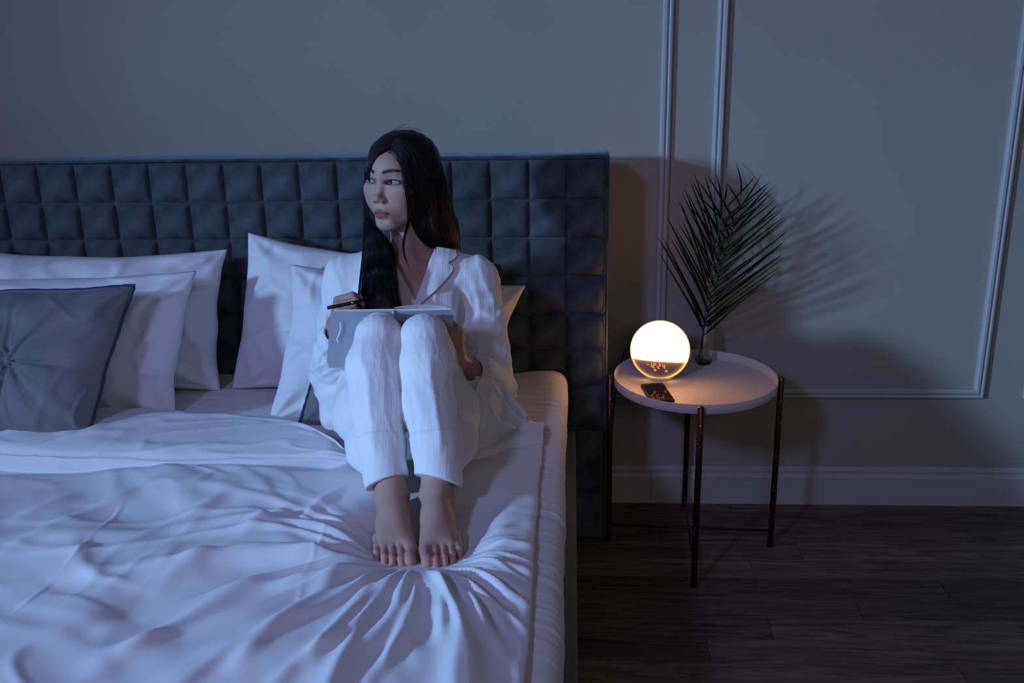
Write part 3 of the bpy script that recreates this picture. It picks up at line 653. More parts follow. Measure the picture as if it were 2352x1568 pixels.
# ------------------------------------------------------------------ implicit modelling for the figure
def vec(*a): return np.array(a, float)
class Field:
    def __init__(s): s.ops = []; s.post = None; s.cut = []
    def _a(s, op, fn, c, R, k, sub=0): s.ops.append((op, fn, np.array(c, float), float(R), k)); return s
    def cap(s, a, b, ra, rb, k=.01, op='u', flat=None):
        a = np.array(a, float); b = np.array(b, float); ab = b-a; L2 = ab@ab+1e-12
        if flat is None:
            def fn(P):
                t = np.clip(((P-a)@ab)/L2, 0, 1); return np.linalg.norm(P-a-t[:, None]*ab, axis=1)-(ra+(rb-ra)*t)
        else:                                              # flat = (unit axis, factor): squash along that axis
            ax, fc = np.array(flat[0], float), flat[1]
            def fn(P):
                t = np.clip(((P-a)@ab)/L2, 0, 1); D = P-a-t[:, None]*ab; h = D@ax; D = D+ax*(h*(fc-1))[:, None]
                return (np.linalg.norm(D, axis=1)-(ra+(rb-ra)*t))/(1+.35*(fc-1))
        return s._a(op, fn, (a+b)/2, math.sqrt(L2)/2+max(ra, rb), k)
    def chain(s, pts, rs, k=.01, op='u', flat=None):
        for i in range(len(pts)-1): s.cap(pts[i], pts[i+1], rs[i], rs[i+1], k, op, flat)
        return s
    def ell(s, c, r, k=.01, op='u', R=None):
        c = np.array(c, float); r = np.array(r, float); R = np.eye(3) if R is None else R
        def fn(P):
            q = (P-c)@R; k0 = np.linalg.norm(q/r, axis=1); k1 = np.linalg.norm(q/(r*r), axis=1)+1e-9
            return k0*(k0-1)/k1
        return s._a(op, fn, c, r.max(), k)
    def sub(s, f, c, R, k=.01): return s._a('u', f, c, R, k)
    def plane(s, p, n, k=.001):
        p = np.array(p, float); n = np.array(n, float); n = n/np.linalg.norm(n)
        return s._a('i', lambda P: (P-p)@n, p, 1e9, k)
    def ev(s, P, c=None, Rc=0, marg=1e9):
        d = np.full(len(P), 1.0)
        for op, fn, pc, R, k in s.ops:
            if c is not None and R < 1e8 and np.linalg.norm(pc-c)-R-Rc > marg+k: continue
            e = fn.ev(P, c, Rc, marg) if isinstance(fn, Field) else fn(P)
            if op == 'u': h = np.maximum(k-np.abs(d-e), 0)/k; d = np.minimum(d, e)-h*h*k*.25
            elif op == 's': e = -e; h = np.maximum(k-np.abs(d-e), 0)/k; d = np.maximum(d, e)+h*h*k*.25
            else: h = np.maximum(k-np.abs(d-e), 0)/k; d = np.maximum(d, e)+h*h*k*.25
        if s.post is not None:
            m = np.abs(d) < .05
            if m.any(): d[m] = s.post(P[m], d[m])
        return d
    def __call__(s, P):
        sh = P.shape[:-1]; return s.ev(P.reshape(-1, 3)).reshape(sh)
def graded(lo, hi, fine, h, hf):
    """axis samples from lo to hi, spacing h, finer hf inside the interval fine; a multiple of 8 cells"""
    t = [lo]
    while t[-1] < hi:
        x = t[-1]
        if fine is None: st = h
        else:
            dd = max(fine[0]-x, x-fine[1], 0); st = min(h, hf+dd*.12)
        t.append(x+st)
    while (len(t)-1) % 8: t.append(t[-1]+(t[-1]-t[-2]))
    return np.array(t)
def surface_nets(f, X, Y, Z):
    nx, ny, nz = (len(X)-1)//8, (len(Y)-1)//8, (len(Z)-1)//8
    bx = X[np.arange(nx)*8+4]; by = Y[np.arange(ny)*8+4]; bz = Z[np.arange(nz)*8+4]
    I, J, K = np.meshgrid(np.arange(nx), np.arange(ny), np.arange(nz), indexing='ij')
    C = np.stack([bx[I], by[J], bz[K]], -1).reshape(-1, 3)
    hx = np.array([X[8*i+8]-X[8*i] for i in range(nx)]); hy = np.array([Y[8*i+8]-Y[8*i] for i in range(ny)]); hz = np.array([Z[8*i+8]-Z[8*i] for i in range(nz)])
    hd = .5*np.sqrt(hx[I]**2+hy[J]**2+hz[K]**2).ravel()
    # coarse culling in slabs
    dC = np.empty(len(C)); st = 6000
    for a in range(0, len(C), st):
        Pc = C[a:a+st]; dC[a:a+st] = f.ev(Pc)
    keep = np.where(np.abs(dC) < hd*1.5+.004)[0]
    bi, bj, bk = I.ravel()[keep], J.ravel()[keep], K.ravel()[keep]
    key = (bi//3)*1000000+(bj//3)*1000+(bk//3); order = np.argsort(key, kind='stable'); bi, bj, bk, key = bi[order], bj[order], bk[order], key[order]
    cuts = np.r_[0, np.where(np.diff(key))[0]+1, len(key)]
    l9 = np.arange(9); NB = len(bi); D = np.empty((NB, 9, 9, 9))
    for a, b in zip(cuts[:-1], cuts[1:]):
        gx = X[bi[a:b, None]*8+l9]; gy = Y[bj[a:b, None]*8+l9]; gz = Z[bk[a:b, None]*8+l9]
        P = np.empty((b-a, 9, 9, 9, 3)); P[..., 0] = gx[:, :, None, None]; P[..., 1] = gy[:, None, :, None]; P[..., 2] = gz[:, None, None, :]
        P = P.reshape(-1, 3); c = (P.min(0)+P.max(0))/2; Rc = np.linalg.norm(P.max(0)-c)
        D[a:b] = f.ev(P, c, Rc, .03).reshape(b-a, 9, 9, 9)
    s = D < 0
    cnt = np.zeros((NB, 8, 8, 8), int)
    for a in (0, 1):
        for b in (0, 1):
            for c in (0, 1): cnt += s[:, a:a+8, b:b+8, c:c+8]
    act = (cnt > 0) & (cnt < 8); n_, i_, j_, k_ = np.where(act)
    gi, gj, gk = bi[n_]*8+i_, bj[n_]*8+j_, bk[n_]*8+k_
    NY, NZ = len(Y), len(Z)
    acc = np.zeros((len(n_), 3)); w_ = np.zeros(len(n_))
    off = [(0, 0, 0), (1, 0, 0), (0, 1, 0), (1, 1, 0), (0, 0, 1), (1, 0, 1), (0, 1, 1), (1, 1, 1)]
    for p in range(8):
        for q in range(p+1, 8):
            dd = [off[q][m]-off[p][m] for m in range(3)]
            if sum(abs(v) for v in dd) != 1: continue
            a = D[n_, i_+off[p][0], j_+off[p][1], k_+off[p][2]]; b = D[n_, i_+off[q][0], j_+off[q][1], k_+off[q][2]]
            m = (a < 0) != (b < 0); t = np.where(m, a/(a-b+1e-30), 0)
            pos = np.stack([off[p][0]+t*dd[0], off[p][1]+t*dd[1], off[p][2]+t*dd[2]], 1)
            acc[m] += pos[m]; w_[m] += 1
    acc /= w_[:, None]
    V = np.stack([X[gi]+acc[:, 0]*(X[gi+1]-X[gi]), Y[gj]+acc[:, 1]*(Y[gj+1]-Y[gj]), Z[gk]+acc[:, 2]*(Z[gk+1]-Z[gk])], 1)
    ids = (gi*NY+gj)*NZ+gk; so = np.argsort(ids); ids_s = ids[so]
    def look(i, j, k):
        q = (i*NY+j)*NZ+k; p = np.searchsorted(ids_s, q); p = np.clip(p, 0, len(ids_s)-1); ok = ids_s[p] == q
        return np.where(ok, so[p], -1)
    Fs = []
    for ax in range(3):
        a = s[:, :8, :8, :8]; b = s[:, 1:9, :8, :8] if ax == 0 else (s[:, :8, 1:9, :8] if ax == 1 else s[:, :8, :8, 1:9])
        nn, i0, j0, k0 = np.where(a != b); sgn = a[nn, i0, j0, k0]
        i0 = bi[nn]*8+i0; j0 = bj[nn]*8+j0; k0 = bk[nn]*8+k0
        if ax == 0: q = [look(i0, j0-1, k0-1), look(i0, j0, k0-1), look(i0, j0, k0), look(i0, j0-1, k0)]
        elif ax == 1: q = [look(i0-1, j0, k0-1), look(i0-1, j0, k0), look(i0, j0, k0), look(i0, j0, k0-1)]
        else: q = [look(i0-1, j0-1, k0), look(i0, j0-1, k0), look(i0, j0, k0), look(i0-1, j0, k0)]
        Q = np.stack(q, 1); ok = (Q >= 0).all(1); Q = Q[ok]; sg = sgn[ok]; Q[~sg] = Q[~sg][:, ::-1]; Fs.append(Q)
    return V, np.concatenate(Fs)
def relax(V, F, it=1, lam=.5):
    n = len(V); E = np.concatenate([F[:, [0, 1]], F[:, [1, 2]], F[:, [2, 3]], F[:, [3, 0]]]); 
    for _ in range(it):
        A = np.zeros((n, 3)); c = np.bincount(E[:, 0], minlength=n)+np.bincount(E[:, 1], minlength=n)
        for d in range(3): A[:, d] = np.bincount(E[:, 0], V[E[:, 1], d], n)+np.bincount(E[:, 1], V[E[:, 0], d], n)
        V = V+lam*(A/np.maximum(c, 1)[:, None]-V)
    return V
def trace(f, px, py, t0=1.9, t1=2.9, off=0., steps=48):
    """where rays of sight through the given pixels meet an implicit surface"""
    px = np.asarray(px, float); sh = px.shape; px = px.ravel(); py = np.asarray(py, float).ravel()
    Dr = CF[None]+((px-1176)/FPX)[:, None]*CR[None]-((py-784)/FPX)[:, None]*CU[None]; t = np.full(len(px), t0)
    for _ in range(steps):
        d = f.ev(CAM+Dr*t[:, None])-off; t = np.minimum(t+d*.85, t1)
    return (CAM+Dr*t[:, None]).reshape(*sh, 3)
def march_y(f, P, dirn, off=0., steps=30):
    P = P.copy().reshape(-1, 3); dirn = np.array(dirn, float); dirn /= np.linalg.norm(dirn)
    for _ in range(steps): P = P+dirn*((f.ev(P)-off)*.85)[:, None]
    return P

# ------------------------------------------------------------------ the person
woman = empty('person', 'person in loose white pyjamas sitting on the bed with knees drawn up looking aside', 'person', (.30, -.62, .54))
M_hair = mat('black_hair', (.009, .008, .009), .46, spec=.35, bump=.0)
M_skin = mat('skin', (.43, .27, .22), .52, spec=.3, sss=.06, attr='tint', bump=.04, bump_scale=900)
M_pyjama = mat('white_crinkled_cotton', (.78, .78, .80), .8, spec=.25, sheen=.15)
def crinkle(m):
    nt = m.node_tree; b = nt.nodes['Principled BSDF']; N = nt.nodes.new; L = nt.links.new
    t = N('ShaderNodeTexCoord'); mp = N('ShaderNodeMapping'); mp.inputs['Scale'].default_value = (120, 14, 12); L(t.outputs['Object'], mp.inputs[0])
    n = N('ShaderNodeTexNoise'); n.inputs['Scale'].default_value = 1.0; n.inputs['Detail'].default_value = 3; L(mp.outputs[0], n.inputs['Vector'])
    bp = N('ShaderNodeBump'); bp.inputs['Strength'].default_value = .22; bp.inputs['Distance'].default_value = .0015
    wv = N('ShaderNodeTexWave'); wv.wave_type = 'BANDS'; wv.bands_direction = 'X'; wv.inputs['Scale'].default_value = 24; wv.inputs['Distortion'].default_value = 1.2; wv.inputs['Detail'].default_value = 1; wv.inputs['Detail Scale'].default_value = .4; L(t.outputs['Object'], wv.inputs['Vector'])
    pw = N('ShaderNodeMath'); pw.operation = 'POWER'; pw.inputs[1].default_value = 6; L(wv.outputs['Fac'], pw.inputs[0]); ad = N('ShaderNodeMath'); ad.operation = 'MULTIPLY_ADD'; ad.inputs[1].default_value = .55; L(pw.outputs[0], ad.inputs[0]); L(n.outputs['Fac'], ad.inputs[2]); L(ad.outputs[0], bp.inputs['Height']); L(bp.outputs[0], b.inputs['Normal'])
crinkle(M_pyjama)
fa = math.radians(-25.0); FD = vec(math.sin(fa), -math.cos(fa), 0)          # the way she looks
FX = vec(math.cos(fa), math.sin(fa), 0); FZ = vec(0, 0, 1)
tilt = math.radians(3.5); FD, FZ = FD*math.cos(tilt)+FZ*math.sin(tilt), FZ*math.cos(tilt)-FD*math.sin(tilt)
HR = np.stack([FX, FD, FZ], 1)                                              # local -> world
HC = vec(.3065, -.622, 1.1415)
def hl(x, y, z): return HC+HR@vec(x, y, z)
B = Field()
# skull and face
B.ell(hl(0, -.012, .026), (.071, .090, .078), .02, R=HR)
B.ell(hl(0, .024, .004), (.057, .062, .073), .02, R=HR)
B.ell(hl(0, .040, -.045), (.042, .040, .045), .025, R=HR)
for s_ in (-1, 1):
    B.chain([hl(.050*s_, -.004, -.030), hl(.047*s_, .006, -.062), hl(.016*s_, .058, -.097)], [.020, .018, .012], .024)
    B.ell(hl(.030*s_, .020, -.050), (.030, .040, .034), .02, R=HR)
    B.ell(hl(.034*s_, .047, -.034), (.026, .030, .032), .02, R=HR)
    B.ell(hl(.038*s_, .034, .012), (.019, .034, .034), .02, R=HR)
    B.ell(hl(.043*s_, .052, -.020), (.017, .018, .012), .016, R=HR)
    B.ell(hl(.068*s_, -.020, -.010), (.006, .013, .022), .006, R=HR)      # ear
B.ell(hl(0, .067, -.099), (.015, .014, .0115), .02, R=HR)                  # chin
B.ell(hl(0, .062, -.068), (.025, .026, .024), .02, R=HR)                  # muzzle
B.ell(hl(0, .070, .030), (.034, .015, .024), .02, R=HR)                   # brow and forehead
for s_ in (-1, 1):
    B.ell(hl(.0295*s_, .0975, .005), (.018, .0135, .0095), .014, 's', R=HR)     # sockets
    B.ell(hl(.0298*s_, .0660, .000), (.0175, .0150, .0130), .006, R=HR)      # lids over the eyeball
    B.cap(hl(.014*s_, .080, .0210), hl(.036*s_, .073, .0235), .0030, .0028, .012)   # brow ridge
B.chain([hl(0, .078, .012), hl(0, .0835, -.012), hl(0, .0945, -.034)], [.0065, .0064, .0076], .010)
B.ell(hl(0, .0980, -.0368), (.0088, .0080, .0074), .008, R=HR)
for s_ in (-1, 1):
    B.ell(hl(.0105*s_, .0895, -.0420), (.0052, .0082, .0056), .007, R=HR)
    B.ell(hl(.0060*s_, .0955, -.0462), (.0030, .0060, .0030), .0020, 's', R=HR)
B.cap(hl(0, .0905, -.050), hl(0, .0895, -.060), .0022, .0022, .006, 's')   # philtrum
for s_ in (-1, 1):
    B.chain([hl(.003*s_, .0852, -.0662), hl(.011*s_, .0836, -.0674), hl(.0215*s_, .0770, -.0708)], [.0052, .0046, .0010], .004)
    B.chain([hl(.000, .0838, -.0766), hl(.010*s_, .0822, -.0762), hl(.0205*s_, .0768, -.0722)], [.0060, .0052, .0010], .004)
B.chain([hl(-.0235, .0775, -.0714), hl(-.011, .0880, -.0713), hl(0, .0906, -.0719), hl(.011, .0880, -.0713), hl(.0235, .0775, -.0714)], [.0006, .0008, .0010, .0008, .0006], .0022, 's')
B.ell(hl(0, .0845, -.0890), (.016, .006, .0040), .010, 's', R=HR)
for s_ in (-1, 1):                                                        # almond opening of the eye
    a = math.radians(6*s_); Re = HR@np.array([[math.cos(a), 0, -math.sin(a)], [0, 1, 0], [math.sin(a), 0, math.cos(a)]])
    B.ell(hl(.0298*s_, .0820, -.0004), (.0162, .0120, .0052), .0016, 's', R=Re)
# neck, trunk
NB_ = vec(.318, -.598, .955)
B.chain([hl(0, -.014, -.045), (HC*.5+NB_*.5)+vec(.008, .004, -.01), NB_], [.047, .046, .052], .02)
B.cap(vec(.305, -.660, .952), hl(.030, .010, -.055), .010, .010, .02)      # neck muscle towards the ear
B.cap(vec(.332, -.660, .952), hl(-.030, .010, -.062), .009, .009, .02)
B.cap(vec(.315, -.59, .935), vec(.170, -.60, .908), .036, .028, .03)
B.cap(vec(.315, -.59, .935), vec(.462, -.60, .904), .036, .028, .03)
B.cap(vec(.312, -.655, .936), vec(.242, -.642, .938), .009, .007, .016)     # collar bones
B.cap(vec(.330, -.655, .936), vec(.392, -.642, .934), .009, .007, .016)
B.ell(vec(.312, -.595, .855), (.115, .085, .105), .04)
B.ell(vec(.300, -.595, .720), (.105, .080, .110), .04)
B.ell(vec(.290, -.600, .620), (.130, .090, .075), .04)
for s_ in (-1, 1): B.ell(vec(.314+.055*s_, -.665, .835), (.05, .035, .048), .03)
# legs
kR, kL = vec(.287, -.905, .855), vec(.384, -.905, .853); aR, aL = vec(.340, -1.135, .592), vec(.430, -1.132, .596)
LGR, LGL, HDR, HDL = Field(), Field(), Field(), Field()
for Q, hp, kn, an in ((LGR, vec(.225, -.62, .60), kR, aR), (LGL, vec(.36, -.62, .60), kL, aL)):
    Q.cap(hp, kn, .068, .037, .03); Q.chain([kn, kn*.6+an*.4+vec(0, .012, 0), kn*.15+an*.85, an], [.036, .038, .0255, .0265], .02)
# feet
def foot(B, an, toe, s_):
    """s_ = +1 when the great toe is towards +x"""
    d = toe-an; d[2] = 0; L = np.linalg.norm(d); d /= L; r = vec(-d[1], d[0], 0)*-1; zb = .530
    r = vec(abs(d[1]), d[0]*-np.sign(d[1])*-1, 0); r = vec(-d[1], d[0], 0)      # points towards +x
    q = lambda f_, s2, z: vec(an[0], an[1], 0)+d*f_*1.06+r*s2*1.09+vec(0, 0, z)
    B.chain([q(-.036, 0, zb+.022), q(.02, -.004*s_, zb+.022), q(.110, -.002*s_, zb+.013)], [.025, .024, .020], .018)      # heel and sole
    B.cap(q(-.030, 0, zb+.03), q(-.018, 0, zb+.085), .020, .018, .02)
    B.chain([q(.0, 0, zb+.060), q(.045, .003*s_, zb+.040), q(.110, .008*s_, zb+.018)], [.029, .026, .018], .020)          # instep
    B.cap(q(.06, -.014*s_, zb+.026), q(.125, -.020*s_, zb+.013), .018, .014, .018)                                      # outer edge
    B.cap(q(.06, .014*s_, zb+.026), q(.138, .026*s_, zb+.015), .018, .0150, .018)                                       # ball
    for s2 in (-1, 1): B.ell(q(.002, .024*s2, zb+.055), (.0075, .011, .012), .014)                                         # ankle bones
    tl = [(.028, .146, .0118, .186), (.0095, .150, .0078, .188), (-.0050, .146, .0074, .182), (-.0185, .137, .0071, .171), (-.0310, .122, .0071, .153)]
    tips = []
    for i, (x, f0, rr, f1) in enumerate(tl):
        fm = (f0+f1)/2; k_ = .003 if i else .004
        x2 = x*1.02-(.004 if i == 0 else 0)
        B.chain([q(f0-.030, x*s_*.95, zb+.018), q(f0, x*s_, zb+.0175), q(fm+.002, x2*s_, zb+.0175), q(f1-rr, x2*s_, zb+rr*.95)], [.010, rr*.92, rr*.92, rr], k_)
        tips.append((q(f1-rr*1.0, x2*s_, zb+rr*1.35), rr, d))
    return tips
tipsR = foot(LGR, aR, vec(.376, -1.32, 0), 1); tipsL = foot(LGL, aL, vec(.462, -1.32, 0), -1)
# arms
sR, sL = vec(.158, -.600, .898), vec(.472, -.600, .895); eR, eL = vec(.128, -.628, .668), vec(.500, -.665, .655)
wR, wL = vec(.166, -.772, .832), vec(.441, -.812, .768)
B.chain([sR, eR], [.034, .029], .02); HDR.chain([eR, wR], [.030, .0200], .012)
B.chain([sL, eL], [.034, .029], .02); HDL.chain([eL, wL], [.030, .0205], .012)
def hand(B, wr, f, n, side, curls, spread=1.0, thumb=None, sc=.92):
    """f: wrist to knuckles, n: out of the back of the hand, side: towards the thumb"""
    f = f/np.linalg.norm(f); n = n-f*(n@f); n /= np.linalg.norm(n); t = np.cross(f, n); t = t*np.sign(t@side)
    q = lambda a, b, c: wr+(f*a+t*b+n*c)*sc
    B.ell(q(.004, 0, 0), vec(.024, .024, .024)*sc, .014)
    for b, l in ((.026, .080), (.009, .084), (-.009, .080), (-.025, .072)): B.cap(q(.006, b*.55, 0), q(l, b, 0), .0125*sc, .0098*sc, .008)
    B.cap(q(.02, .018, -.006), q(.055, .022, -.006), .014*sc, .012*sc, .010)
    out = []
    for (b, l, segs), cu in zip(((.026, .080, (.040, .024, .020)), (.009, .084, (.044, .027, .021)), (-.009, .080, (.041, .025, .021)), (-.025, .072, (.033, .020, .019))), curls):
        p = q(l, b, 0); ang = 0; rr = .0092 if b > -.02 else .0080; pts = [p]
        for sgl, c in zip(segs, cu):
            ang += math.radians(c); dv = f*math.cos(ang)-n*math.sin(ang)+t*b*.6*spread; dv /= np.linalg.norm(dv); p = p+dv*sgl*sc; pts.append(p)
        B.chain(pts, [rr*sc*1.04, rr*sc*.95, rr*sc*.88, rr*sc*.76], .0025); out.append((pts, dv, n))
    th = [q(.012, .018, -.006), q(.038, .038, -.018)]+[q(*a) for a in (thumb or [(.058, .040, -.030), (.078, .030, -.034)])]
    B.chain(th, [.0145*sc, .0118*sc, .0100*sc, .0082*sc], .006); out.append((th, th[-1]-th[-2], n))
    return out, q
# writing hand: knuckles forward and up over the top edge of the book, fingers curled back round a pen
hR, qR = hand(HDR, wR, vec(.16, -.42, .45), vec(-.62, -.55, .35), vec(.4, .35, .7), [(62, 70, 30), (66, 74, 35), (70, 78, 40), (74, 80, 40)], thumb=[(.060, .030, -.030), (.084, .012, -.034)])
# hand that holds the lower right edge of the book: fingers wrap to the far side
hL, qL = hand(HDL, wL, vec(-.02, -.30, .85), vec(.72, -.62, -.10), vec(-.4, .5, .4), [(70, 55, 25), (72, 58, 25), (74, 60, 30), (78, 62, 30)], thumb=[(.058, .040, -.034), (.080, .030, -.044)], sc=.80)

LG = Field(); LG.sub(LGR, kR*.5+aR*.5, .42, .0006); LG.sub(LGL, kL*.5+aL*.5, .42, .0006)
B.sub(HDR, (eR+wR)/2, .26, .012); B.sub(HDL, (eL+wL)/2, .26, .012)
B.sub(LG, vec(.33, -.95, .70), .55, .012)
import time as _t; _t0 = _t.time()
Xa = graded(.05, .60, (.22, .42), .0026, .0013); Ya = graded(-1.37, -.47, (-.76, -.60), .0026, .0013); Za = graded(.505, 1.30, (1.00, 1.20), .0026, .0013)
V, F = surface_nets(B, Xa, Ya, Za); V = relax(V, F, 1, .35)
print('body', len(V), _t.time()-_t0)
body = mk('body', V, F, M_skin); child(body, woman)
L = (V-HC)@HR; x, y, z = L.T; ax_ = np.abs(x)
col = np.tile(np.array([.43, .265, .215]), (len(V), 1))
def blend(m, c): global col; m = np.clip(m, 0, 1)[:, None]; col = col*(1-m)+np.array(c)*m
head = (z > -.12) & (y > .03)
blend(.35*np.exp(-((ax_-.038)/.016)**2-((z+.030)/.016)**2)*head, (.44, .185, .16))
# lips
zt = -.0618-.0086*np.clip(ax_/.0225, 0, 1)**1.8+.0012*np.exp(-((ax_-.004)/.003)**2)-.0006*np.exp(-(ax_/.002)**2)
zb = -.0822+.0108*np.clip(ax_/.0225, 0, 1)**2.4
lip = smooth01((zt-z)/.0012+.5)*smooth01((z-zb)/.0016+.5)*smooth01((.0225-ax_)/.002)*head
blend(lip*.9, (.27, .068, .068)); blend(lip*.6*np.exp(-((z+.0716)/.0011)**2), (.12, .03, .03))
# brows: from inner low-full to outer thin
bz = .0215+.0045*np.sin(np.clip((ax_-.012)/.036, 0, 1)*PI*.75); bt = np.interp(ax_, [.009, .013, .030, .045, .052], [.0, .0042, .0040, .0024, 0])
brow = (y > .04)*np.clip(1.5-np.abs(z-bz)/np.maximum(bt, 1e-4), 0, 1)*(ax_ > .009)*(ax_ < .052)
blend(brow*1.15*(.9+.2*n2(x*400, z*160, 3)), (.014, .010, .010))
# lids and lash line
ez = np.abs((z+.0004)/.0060); ex = (ax_-.0298)/.0175; er = np.sqrt(ez**2+ex**2)
blend(head*.55*np.exp(-((er-1.15)/.36)**2)*(z > -.006), (.16, .085, .08)); blend(head*.75*np.exp(-((er-1.02)/.17)**2), (.025, .015, .015))
blend(head*.30*np.exp(-((z-.0090)/.0012)**2)*(np.abs(ax_-.031) < .013), (.20, .11, .10))
ft = (V[:, 2] < .56)*(V[:, 1] < -1.25); blend(.35*ft*smooth01((-1.27-V[:, 1])/.04), (.45, .19, .165))
hd = (V[:, 1] < -.76)*(V[:, 2] > .70); blend(.25*hd*(n2(V[:, 0]*60, V[:, 2]*60, 7)+.5), (.42, .19, .155))
at = body.data.color_attributes.new('tint', 'FLOAT_COLOR', 'POINT'); at.data.foreach_set('color', np.concatenate([col, np.ones((len(V), 1))], 1).astype(np.float32).ravel())
# eyes
M_eye = mat('eyeball', (.6, .6, .62), .08, spec=.5, coat=.3, attr='iris')
for s_ in (-1, 1):
    c = hl(.0298*s_, .0650, 0); n1, n2_ = 40, 40; th = np.linspace(0, PI, n1); ph_ = np.linspace(0, 2*PI, n2_)
    T_, Ph = np.meshgrid(th, ph_, indexing='ij'); D_ = np.stack([np.sin(T_)*np.cos(Ph), np.cos(T_), np.sin(T_)*np.sin(Ph)], -1).reshape(-1, 3)
    g = HR@vec(-.56, .83, -.01); g /= np.linalg.norm(g); a_ = vec(0, 0, 1); u_ = np.cross(a_, g); u_ /= np.linalg.norm(u_); Rg = np.stack([u_, g, np.cross(u_, g)*-1], 1)
    Pw = c+(D_*(.01265+.0006*np.exp(-(T_.ravel()/.35)**2))[:, None])@Rg.T
    e = child(mk('eye', Pw, gridF(n1, n2_), M_eye), woman); t_ = T_.ravel()
    cc = np.tile(np.array([.30, .30, .32]), (len(t_), 1)); cc[t_ < .50] = (.022, .013, .010); cc[t_ < .22] = (.004, .004, .004)
    at = e.data.color_attributes.new('iris', 'FLOAT_COLOR', 'POINT'); at.data.foreach_set('color', np.concatenate([cc, np.ones((len(cc), 1))], 1).astype(np.float32).ravel())
    # upper lashes: a tapering dark line on the lid edge
    k = np.linspace(-1, 1, 22); lx = .0298*s_+k*.0165; lz = .0004+.0052*(1-k*k)+k*s_*.0018; 
    P = np.array([hl(a, .0668+.0150*math.sqrt(max(1e-3, 1-((a-.0298*s_)/.0182)**2-(b/.0135)**2)), b) for a, b in zip(lx, lz)])
    V_, F_ = tube(P, .0003+.0011*np.clip(1-k*k, 0, 1)**.5, 6); child(mk('eyelashes', V_, F_, M_hair), woman)
# nails
M_nail = mat('pale_nail', (.72, .62, .62), .25, spec=.5)
th, dv, nn = hR[4]
def nail(c, d, up, ln, wd, name='fingernail'):
    d = d/np.linalg.norm(d); up = up-d*(up@d); up /= np.linalg.norm(up); s_ = np.cross(d, up); U1, V1 = np.meshgrid(np.linspace(-1, 1, 9), np.linspace(-1, 1, 9), indexing='ij')
    rr = np.sqrt(np.clip(1-(V1*.55)**2, 0, 1)); Sx = U1*wd*(1-.25*np.clip(V1, 0, 1)**3)
    P = c+d*(V1*ln)[..., None]+s_*Sx[..., None]+up*((1-U1**2)*wd*.45-.0004*(np.abs(V1) > .95))[..., None]
    return child(mk(name, P.reshape(-1, 3), gridF(9, 9), M_nail), woman)
for c, rr, d in tipsR+tipsL: nail(c+vec(0, 0, rr*.35)-d*.002, d*.9+vec(0, 0, -.35), vec(0, 0, 1)+d*.45, rr*.55, rr*.52, 'toenail')
# ------------------------------------------------------------------ pyjama trousers
def tri(v): return np.abs((v % 2)-1)
TR_ = Field(); TL_ = Field(); TR0 = Field()
cR1, cL1 = vec(.312, -1.066, .668), vec(.424, -1.068, .670)
TR_.chain([vec(.215, -.62, .615), vec(.272, -.80, .745), vec(.288, -.905, .846)], [.092, .062, .049], .03)
TR_.chain([vec(.290, -.915, .846), vec(.284, -.955, .80), vec(.300, -1.015, .73), cR1, vec(.325, -1.106, .615), vec(.336, -1.140, .545)], [.049, .056, .051, .0440, .0415, .041], .015)
TR_.chain([vec(.215, -.72, .64), vec(.238, -.86, .655), vec(.270, -.97, .62), vec(.305, -1.045, .575)], [.072, .062, .046, .024], .035)     # cloth hanging under the calf
TL_.chain([vec(.365, -.62, .615), vec(.385, -.80, .745), vec(.386, -.905, .846)], [.092, .062, .049], .03)
TL_.chain([vec(.386, -.915, .846), vec(.394, -.955, .80), vec(.404, -1.015, .73), cL1, vec(.432, -1.106, .615), vec(.437, -1.140, .545)], [.049, .056, .053, .0470, .0440, .043], .015)
TL_.chain([vec(.385, -.70, .62), vec(.425, -.84, .650), vec(.440, -.95, .625), vec(.445, -1.045, .590)], [.080, .066, .048, .022], .035)
# open hems: a slanted cut, and the leg hollowed above it
hmR, hmL = vec(.330, -1.115, .608), vec(.434, -1.115, .612)
nR, nL = vec(.34, -.58, -.76), vec(-.22, -.58, -.76)
TR_.plane(hmR, nR); TL_.plane(hmL, nL)
TR_.cap(vec(.323, -1.094, .63), vec(.338, -1.148, .53), .0325, .0380, .003, 's'); TL_.cap(vec(.431, -1.094, .63), vec(.438, -1.148, .53), .0340, .0400, .003, 's')
def leg_post(side):
    kn = (kR, kL)[side]; cf = (vec(.330, -1.106, .615), vec(.425, -1.106, .615))[side]; ax = cf-kn; L = np.linalg.norm(ax); ax = ax/L
    e1 = vec(1, 0, 0)-ax*ax[0]; e1 /= np.linalg.norm(e1); e2 = np.cross(ax, e1)
    def post(P, d):
        D = P-kn; t = (D@ax)/L; a = np.arctan2(D@e2, D@e1); low = smooth01((t-.05)/.3)
        w_ = .0036*ridge(np.sin(a*3.0+.9*t+side*2+.4*n2(t*2, a*.6, 60+side)), .45)*low*smooth01((.92-t)/.12)       # long folds down the shin
        w_ += .0008*ridge(n2(t*4+a*1.2, a*1.6-t*2, 62+side), .16)*smooth01((1.0-t)/.25)+.0004*noise(P*28, 64)
        w_ += .0007*np.where(t < .55, 1, .2)*ridge(n2(a*3+2*t, t*4, 66+side), .12)
        seam = .0014*(t > .745)*(t < 1.5)+.0016*np.exp(-((t-.75)/.008)**2)
        return d-w_-seam
    return post
TR_.post = leg_post(0); TL_.post = leg_post(1)
T0 = Field(); T0.ell(vec(.285, -.585, .605), (.150, .115, .085), .03); T0.cap(vec(.155, -.66, .590), vec(.165, -.74, .575), .050, .035, .03)
T0.sub(TR_, vec(.28, -.90, .68), .45, .012); T0.sub(TL_, vec(.40, -.90, .68), .45, .003)
Z0 = .5385
T0.plane(vec(0, 0, Z0), vec(0, 0, -1), .006)
